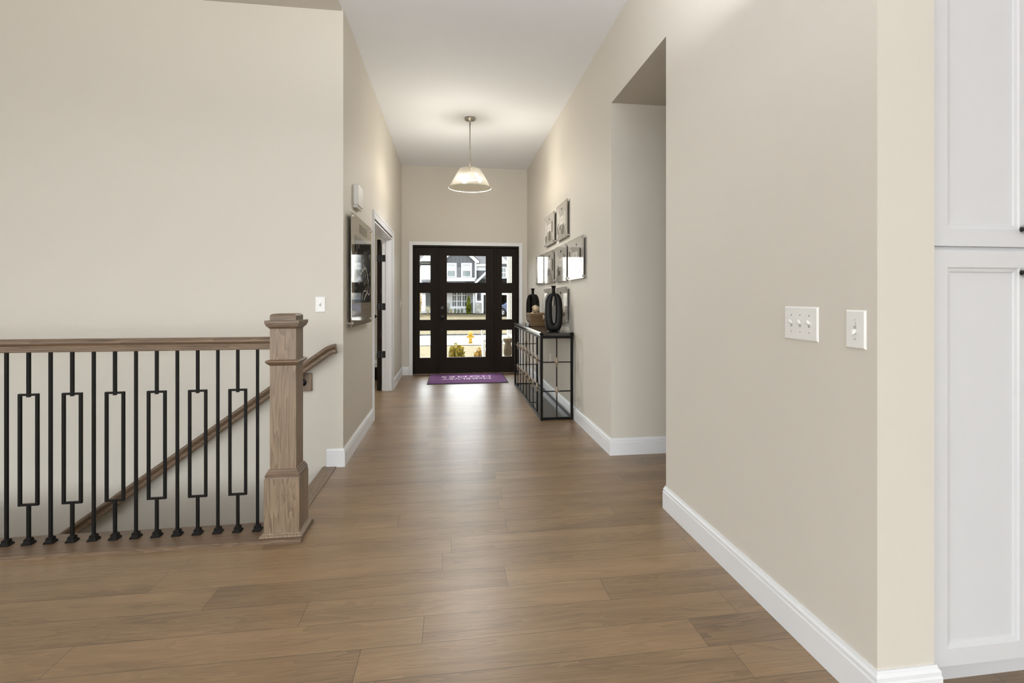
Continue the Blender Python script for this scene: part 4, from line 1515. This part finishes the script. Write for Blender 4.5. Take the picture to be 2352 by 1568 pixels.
# left of the bay: white box bay, roof line and a lower roof
m = MB(); hbox(m, 966.8, 1014, 602, 641.5, 54.9, 56.0); m.build('upper_bay', M['xwhite'], hs)
m = MB(); hbox(m, 964.5, 1014, 602.6, 604.6, 54.7, 54.9); hbox(m, 969, 1014, 598.3, 601.2, 54.72, 54.9); m.build('bay_cornice', M['curb'], hs)
m = MB(); hpoly(m, [(961.5, 600.5), (980, 580), (1014, 555), (1014, 599.5), (966, 599.5)], 54.62, 55.2); m.build('bay_gable', M['xwhite'], hs)
m = MB(); hpoly(m, [(959, 653), (964, 641.5), (973, 653)], 54.0, 54.4); m.build('lower_rake', M['xwhite'], hs)
m = MB(); hbox(m, 966.5, 977.3, 668, 713, 53.6, 54.3); m.build('column', M['xwhite'], hs)
m = MB(); hbox(m, 977.3, 1013, 664, 713, 55.2, 55.35); m.build('front_entry', M['xdark'], hs)
# ground floor: triple window, column, lamp panel, stone
m = MB(); hbox(m, 1013, 1093.5, 668, 722, 55.05, 55.35); m.build('lower_wall', M['wlap'], hs)
for k in range(3):
    u = 1039.2 + k * 11.6
    hwindow(u - 1.6, u + 10.2, 664, 705, 55.0, cols=2, rows=3, frame=1.5, mat='xdark', blind=False)
m = MB(); hbox(m, 1034, 1076, 703, 709, 54.85, 55.1); m.build('window_sill', M['xwhite'], hs)
m = MB(); hbox(m, 1020, 1033.5, 695, 722, 54.8, 55.1); hbox(m, 1082, 1086, 695, 722, 54.8, 55.1); m.build('stone_base', M['stone'], hs)
m = MB(); hbox(m, 1086.5, 1092.5, 668, 719, 53.4, 53.9); m.build('column', M['xwhite'], hs)
GY = 53.2
m = MB()
hbox(m, 1091.5, 1110.5, 640, 720, GY, GY + 0.3)
hbox(m, 1166, 1214, 640, 720, GY, GY + 0.3)
hbox(m, 1110.5, 1166, 640, 677, GY, GY + 0.3)
m.build('garage_wall', M['board'], hs)
m = MB()
x0, x1, zt = P(1106, 700, GY)[0], P(1168, 700, GY)[0], P(1110, 676, GY)[1]
m.box(x0 - 0.2, x0, GY + 0.3, GY + 7, -0.4, zt + 0.3)
m.box(x1, x1 + 0.2, GY + 0.3, GY + 7, -0.4, zt + 0.3)
m.box(x0, x1, GY + 6.8, GY + 7, -0.4, zt + 0.3)
m.box(x0, x1, GY + 0.3, GY + 6.8, zt + 0.15, zt + 0.3)
m.build('garage_interior', M['garage'], hs)
m = MB(); hpoly(m, [(1090, 655), (1152, 594), (1214, 655)], GY, GY + 0.3); m.build('garage_gable', M['board'], hs)
for s in (-1, 1):
    m = MB()
    hpoly(m, [(1152, 588), (1152 + s * 67, 653.5), (1152 + s * 62, 655), (1152, 595)][:: -s], GY - 0.35, GY)
    m.build('garage_rake', M['xwhite'], hs)
m = MB(); hpoly(m, [(1138.5, 605.5), (1152, 592), (1165.5, 605.5)], GY - 0.12, GY); m.build('gable_apex', M['xwhite'], hs)
hwindow(1139, 1163.5, 613, 638.8, GY - 0.05, cols=4, rows=2, frame=2.2, mat='xglass', blind=False)
m = MB(); hbox(m, 1092, 1095.4, 668, 694, GY - 0.12, GY); hbox(m, 1105, 1110.6, 672.5, 719, GY - 0.14, GY); hbox(m, 1110.6, 1167, 672.5, 677, GY - 0.14, GY)
hbox(m, 1095.4, 1105, 690.8, 694.5, GY - 0.12, GY); m.build('garage_trim', M['xwhite'], hs)
m = MB(); hbox(m, 1092, 1106.5, 694.6, 720, GY - 0.22, GY); m.build('stone_pier', M['stone'], hs)
m = MB()
c_ = P(1100, 681, GY)
m.box(c_[0] - .10, c_[0] + .10, GY - 0.28, GY - 0.08, c_[1] - .24, c_[1] + .20)
m.frustum(c_[0], GY - 0.18, c_[1] + .20, c_[1] + .34, .14, .03)
m.box(c_[0] - .04, c_[0] + .04, GY - 0.10, GY, c_[1] - .05, c_[1] + .10)
m.build('lantern', M['black'], hs)

# ------------------------------------------------------------------ planting, hydrant, car
def leafy(name, centre, rx, ry, rz, n, size, mat, label, cat, group=None, cone=False, stem=True, seed=1):
    """countless small leaves around a few stems; centre is the foot of the plant"""
    r = random.Random(seed)
    t = thing(name, centre, label, cat, group)
    fo = MB()
    x0, y0, z0 = centre
    for _ in range(n):
        if cone:
            h = r.random() ** 0.75
            h = 1 - (1 - r.random()) ** 0.55
            h = r.betavariate(1.1, 1.5)
            prof = min(1.0, 1.9 * h + 0.45) * (1 - h) ** 0.62
            a = r.uniform(0, 2 * PI)
            q = (0.55 + 0.45 * r.random()) * prof
            c_ = Vector((x0 + rx * q * math.cos(a), y0 + ry * q * math.sin(a), z0 + 2 * rz * h))
        else:
            v = Vector((r.gauss(0, 1), r.gauss(0, 1), r.gauss(0, 1))).normalized() * (0.45 + 0.55 * r.random())
            lump = 1 + 0.16 * math.sin(5 * v.x + seed) * math.cos(6 * v.z)
            c_ = Vector((x0 + rx * v.x * lump, y0 + ry * v.y * lump, z0 + rz + rz * v.z * lump))
            if c_.z < z0 + 0.02:
                c_.z = z0 + 0.02
        d = (c_ - Vector((x0, y0, z0 + rz * 0.5))).normalized()
        d = (d + Vector((r.uniform(-.7, .7), r.uniform(-.7, .7), r.uniform(-.2, .9)))).normalized()
        s = d.cross(Vector((r.uniform(-1, 1), r.uniform(-1, 1), r.uniform(-1, 1)))).normalized()
        L = size * r.uniform(0.7, 1.4)
        wd = L * 0.30
        fo.add([c_ - d * L * .5, c_ + s * wd, c_ + d * L * .5, c_ - s * wd], [(0, 1, 2, 3)])
    fo.build('foliage', mat, t, recalc=False)
    if stem:
        st_ = MB()
        for k in range(5):
            a = 2 * PI * k / 5
            st_.tube([(x0 + 0.02 * math.cos(a), y0 + 0.02 * math.sin(a), z0), (x0 + rx * .3 * math.cos(a), y0 + ry * .3 * math.sin(a), z0 + rz), (x0 + rx * .5 * math.cos(a), y0 + ry * .5 * math.sin(a), z0 + 1.5 * rz)], [0.02, 0.013, 0.006], 6)
        st_.build('stem', M['bark'], t)
    return t
sy = 14.0
a = at(1049.5, 789, sy)
leafy('shrub', (a[0], sy, gz(sy) - 0.03), 0.215, 0.215, (a[1] - gz(sy)) / 2 + .01, 900, 0.062, M['leaf_a'], 'olive green pointed shrub just outside the door, left one', 'shrub', 'shrubs by the porch', seed=2)
a = at(1105, 798, sy)
leafy('shrub', (a[0], sy, gz(sy) - 0.03), 0.195, 0.195, (a[1] - gz(sy)) / 2 + .01, 700, 0.07, M['leaf_b'], 'yellowish rounded shrub just outside the door, right of the olive one', 'shrub', 'shrubs by the porch', seed=4)
ay = 53.2
a = at(1076.3, 679.5, ay)
leafy('arborvitae', (a[0], ay, gz(ay)), 0.34, 0.34, (a[1] - gz(ay)) / 2, 1500, 0.15, M['leaf_c'], 'tall narrow evergreen in front of the white house', 'evergreen', cone=True, seed=6)
for i, u in enumerate((1028, 1036, 1045.5, 1053, 1061)):
    a = at(u, 707.5 + (i % 2) * 1.5, 53.4)
    leafy('hedge_shrub', (a[0], 53.4, gz(53.4)), 0.125, 0.22, (a[1] - gz(53.4)) / 2, 260, 0.085, M['leaf_d'] if i != 1 else M['leaf_b'], 'low bush under the windows of the white house, %s from the left' % ('first', 'second', 'third', 'fourth', 'fifth')[i], 'bush', 'bushes under the house windows', stem=False, seed=20 + i)
a = at(964.5, 668, 51.5)
leafy('tall_shrub', (a[0] - 0.10, 51.5, gz(51.5)), 0.30, 0.3, (a[1] - gz(51.5)) / 2, 500, 0.14, M['leaf_b'], 'tall golden shrub beside the white column at far left', 'shrub', seed=31)
gt = thing('ornamental_grass', (at(983, 710, 53)[0], 53.0, gz(53.0)), 'wispy pale grass clump by the white column of the house', 'grass clump')
m = MB()
rr = random.Random(9)
for k in range(46):
    x0 = gt.location.x + rr.uniform(-.08, .08)
    y0 = 53.0 + rr.uniform(-.06, .06)
    dx, dy, hh = rr.uniform(-.45, .45), rr.uniform(-.3, .3), rr.uniform(.5, .95)
    m.tube([(x0, y0, gz(53)), (x0 + dx * .35, y0 + dy * .35, gz(53) + hh * .7), (x0 + dx, y0 + dy, gz(53) + hh)], [0.012, 0.010, 0.004], 5)
m.build('blades', M['straw'], gt)

hyy = 28.55
hx = at(1080.5, 787, hyy)[0]
hz0 = gz(hyy)
hy = thing('fire_hydrant', (hx, hyy, hz0), 'yellow fire hydrant at the curb seen through the front door', 'fire hydrant')
m = MB()
m.lathe([(0.15, 0), (0.15, 0.05), (0.105, 0.055), (0.105, 0.09), (0.145, 0.092), (0.145, 0.12), (0.105, 0.125), (0.10, 0.50), (0.135, 0.505), (0.135, 0.535), (0.115, 0.54)], (hx, hyy, hz0), 24)
m.build('barrel', M['hydrant'], hy)
m = MB()
m.lathe([(0.125, 0.54), (0.130, 0.56), (0.115, 0.62), (0.085, 0.67), (0.045, 0.69), (0.030, 0.695), (0.030, 0.735), (0.0, 0.735)], (hx, hyy, hz0), 24)
m.build('bonnet', M['hydrant'], hy)
def disc_x(mb, x0, x1, y, z, r, seg=18):
    mb.prism([(r * math.cos(2 * PI * k / seg), r * math.sin(2 * PI * k / seg)) for k in range(seg)], lambda p, q, a: (a, y + p, z + q), x0, x1)
for s in (-1, 1):
    m = MB()
    lo, hi = sorted((hx + s * 0.08, hx + s * 0.17))
    disc_x(m, lo, hi, hyy, hz0 + 0.40, 0.058)
    lo, hi = sorted((hx + s * 0.165, hx + s * 0.205))
    disc_x(m, lo, hi, hyy, hz0 + 0.40, 0.072)
    lo, hi = sorted((hx + s * 0.20, hx + s * 0.235))
    disc_x(m, lo, hi, hyy, hz0 + 0.40, 0.022, 5)
    m.build('hose_cap', M['hydrant'], hy)
m = MB()
seg = 20
m.prism([(0.075 * math.cos(2 * PI * k / seg), 0.075 * math.sin(2 * PI * k / seg)) for k in range(seg)], lambda p, q, a: (hx + p, a, hz0 + 0.34 + q), hyy - 0.19, hyy - 0.08)
m.prism([(0.024 * math.cos(2 * PI * k / 5), 0.024 * math.sin(2 * PI * k / 5)) for k in range(5)], lambda p, q, a: (hx + p, a, hz0 + 0.34 + q), hyy - 0.225, hyy - 0.19)
m.build('pumper_cap', M['hydrant'], hy)

# car parked sideways before the open garage
cy0 = 50.4
cxn = at(1130, 700, cy0)[0]
cz0 = gz(cy0) + 0.06
car = thing('car', (cxn + 2.3, cy0 + 0.9, cz0), 'blue grey car parked before the open garage across the street', 'car')
prof = [(0.05, 0.35), (0.02, 0.62), (0.12, 0.86), (0.35, 0.96), (1.15, 1.06), (1.75, 1.52), (2.10, 1.66), (3.40, 1.68), (4.15, 1.56), (4.45, 1.08), (4.58, 0.95), (4.60, 0.50), (4.50, 0.33)]
def arch(cx_, r=0.40):
    return [(cx_ + r * math.cos(PI * k / 8), 0.33 + r * math.sin(PI * k / 8)) for k in range(9)]
outline = prof + arch(3.62) + arch(0.95)
m = MB()
m.prism([(p, q) for p, q in outline], lambda p, q, a: (cxn + p, a, cz0 + q), cy0, cy0 + 1.82)
body = m.build('body', M['car'], car, bevel=0.07, bseg=3)
for nm, pts in (('side_window', [(1.40, 1.10), (1.86, 1.50), (2.14, 1.59), (2.40, 1.60), (2.40, 1.10)]), ('side_window', [(2.48, 1.10), (2.48, 1.60), (3.35, 1.60), (3.35, 1.10)]), ('side_window', [(3.43, 1.10), (3.43, 1.59), (4.02, 1.50), (4.25, 1.12)])):
    m = MB()
    m.prism(pts, lambda p, q, a: (cxn + p, a, cz0 + q), cy0 - 0.006, cy0 + 1.826)
    m.build(nm, M['xdark'], car)
for px in (0.95, 3.62):
    for yy in (cy0 + 0.02, cy0 + 1.60):
        m = MB()
        def yl(mb, pf, x, y, z, seg=28):
            vs = [(x + r * math.cos(2 * PI * k / seg), y + a, z + r * math.sin(2 * PI * k / seg)) for r, a in pf for k in range(seg)]
            fs = [(j * seg + k, j * seg + (k + 1) % seg, (j + 1) * seg + (k + 1) % seg, (j + 1) * seg + k) for j in range(len(pf) - 1) for k in range(seg)]
            mb.add(vs, fs, 0, False)
        yl(m, [(0.0, 0.03), (0.235, 0.03), (0.25, 0.0), (0.32, 0.0), (0.35, 0.03), (0.35, 0.17), (0.32, 0.20), (0.0, 0.20)], cxn + px, yy, cz0 + 0.35)
        w_ = m.build('wheel', M['tyre'], car)
        m = MB()
        for k in range(5):
            a = 2 * PI * k / 5 + 0.3
            d = Vector((math.cos(a), 0, math.sin(a)))
            n_ = Vector((-math.sin(a), 0, math.cos(a)))
            c0 = Vector((cxn + px, yy + 0.004, cz0 + 0.35))
            q = [c0 + d * 0.02 - n_ * 0.03, c0 + d * 0.235 - n_ * 0.045, c0 + d * 0.235 + n_ * 0.045, c0 + d * 0.02 + n_ * 0.03]
            m.add([tuple(v) for v in q] + [tuple(v + Vector((0, 0.02, 0))) for v in q], [(0, 1, 2, 3), (7, 6, 5, 4), (0, 4, 5, 1), (1, 5, 6, 2), (2, 6, 7, 3), (3, 7, 4, 0)])
        yl(m, [(0.225, 0.0), (0.245, -0.004), (0.25, 0.02)], cxn + px, yy, cz0 + 0.35)
        m.build('rim', M['rim'], w_)

# ------------------------------------------------------------------ porch side wall, urn and chair
m = MB()
m.box(1.40, 4.5, 8.76, 12.45, -0.4, 3.3)
o = m.build('wall_porch', M['plap'])
struct(o, 'taupe lap siding wall at the right side of the porch', 'wall')
struct(B(1.33, 1.47, 12.38, 12.52, -0.4, 3.3).build('trim_6', M['xwhite']), 'white corner board at the end of the porch wall', 'corner board')
struct(B(1.36, 4.4, 8.80, 12.40, 0.34, 0.385).build('trim_7', M['xwhite']), 'white ledge along the porch wall', 'ledge')
struct(B(-6.4, 4.5, 8.75, 10.7, 3.0, 3.2).build('ceiling_porch', M['xwhite']), 'white porch ceiling outside the front door', 'porch ceiling')
ux, uy = at(1166.5, 800, 10.2)[0], 10.2
ur = thing('urn', (ux, uy, -0.15), 'taupe baluster shaped urn on the porch behind the right sidelight', 'urn')
MB().lathe([(0.075, 0.0), (0.075, 0.05), (0.045, 0.08), (0.035, 0.13), (0.055, 0.20), (0.080, 0.31), (0.078, 0.42), (0.060, 0.505), (0.078, 0.53), (0.092, 0.565), (0.092, 0.60), (0.06, 0.605)], (ux, uy, -0.15), 28).build('pot', M['urn'], ur)
cxx, cyy = at(1155.5, 800, 10.3)[0], 10.05
pcx = thing('rocking_chair', (cxx, cyy, -0.15), 'white porch chair with curved arm behind the right sidelight', 'chair')
m = MB()
m.box(cxx - 0.42, cxx - 0.02, cyy, cyy + 0.44, 0.20, 0.235)
m.build('seat', M['chairw'], pcx, bevel=0.006)
for dx in (-0.41, -0.06):
    for dy in (0.02, 0.39):
        B(cxx + dx, cxx + dx + 0.04, cyy + dy, cyy + dy + 0.04, -0.11, 0.20 if dy > .1 else 0.42).build('leg', M['chairw'], pcx)
    m = MB()
    m.tube([(cxx + dx + 0.02, cyy - 0.18, -0.10), (cxx + dx + 0.02, cyy + 0.02, -0.128), (cxx + dx + 0.02, cyy + 0.25, -0.130), (cxx + dx + 0.02, cyy + 0.50, -0.105)], 0.019, 8)
    m.build('rocker', M['chairw'], pcx)
    m = MB()
    m.tube([(cxx + dx + 0.02, cyy - 0.04, 0.415), (cxx + dx + 0.02, cyy + 0.08, 0.445), (cxx + dx + 0.02, cyy + 0.24, 0.430), (cxx + dx + 0.02, cyy + 0.42, 0.46)], 0.026, 8)
    m.build('arm', M['chairw'], pcx)
for k in range(5):
    x = cxx - 0.40 + k * 0.085
    m = MB()
    m.tube([(x, cyy + 0.42, 0.23), (x, cyy + 0.47, 0.55), (x, cyy + 0.53, 0.72)], 0.018, 8)
    m.build('back_slat', M['chairw'], pcx)
m = MB()
m.tube([(cxx - 0.43, cyy + 0.53, 0.72), (cxx - 0.20, cyy + 0.54, 0.76), (cxx - 0.03, cyy + 0.53, 0.72)], 0.024, 8)
m.build('top_rail', M['chairw'], pcx)
bx = at(1174, 812, 9.7)[0]
pt = thing('porch_planter', (bx + 0.03, 9.7, -0.15), 'rounded white pot at the lower right of the right sidelight', 'planter')
MB().lathe([(0.055, 0.0), (0.075, 0.05), (0.085, 0.18), (0.078, 0.24), (0.060, 0.26), (0.055, 0.25)], (bx + 0.03, 9.7, -0.15), 28).build('pot', M['chairw'], pt)
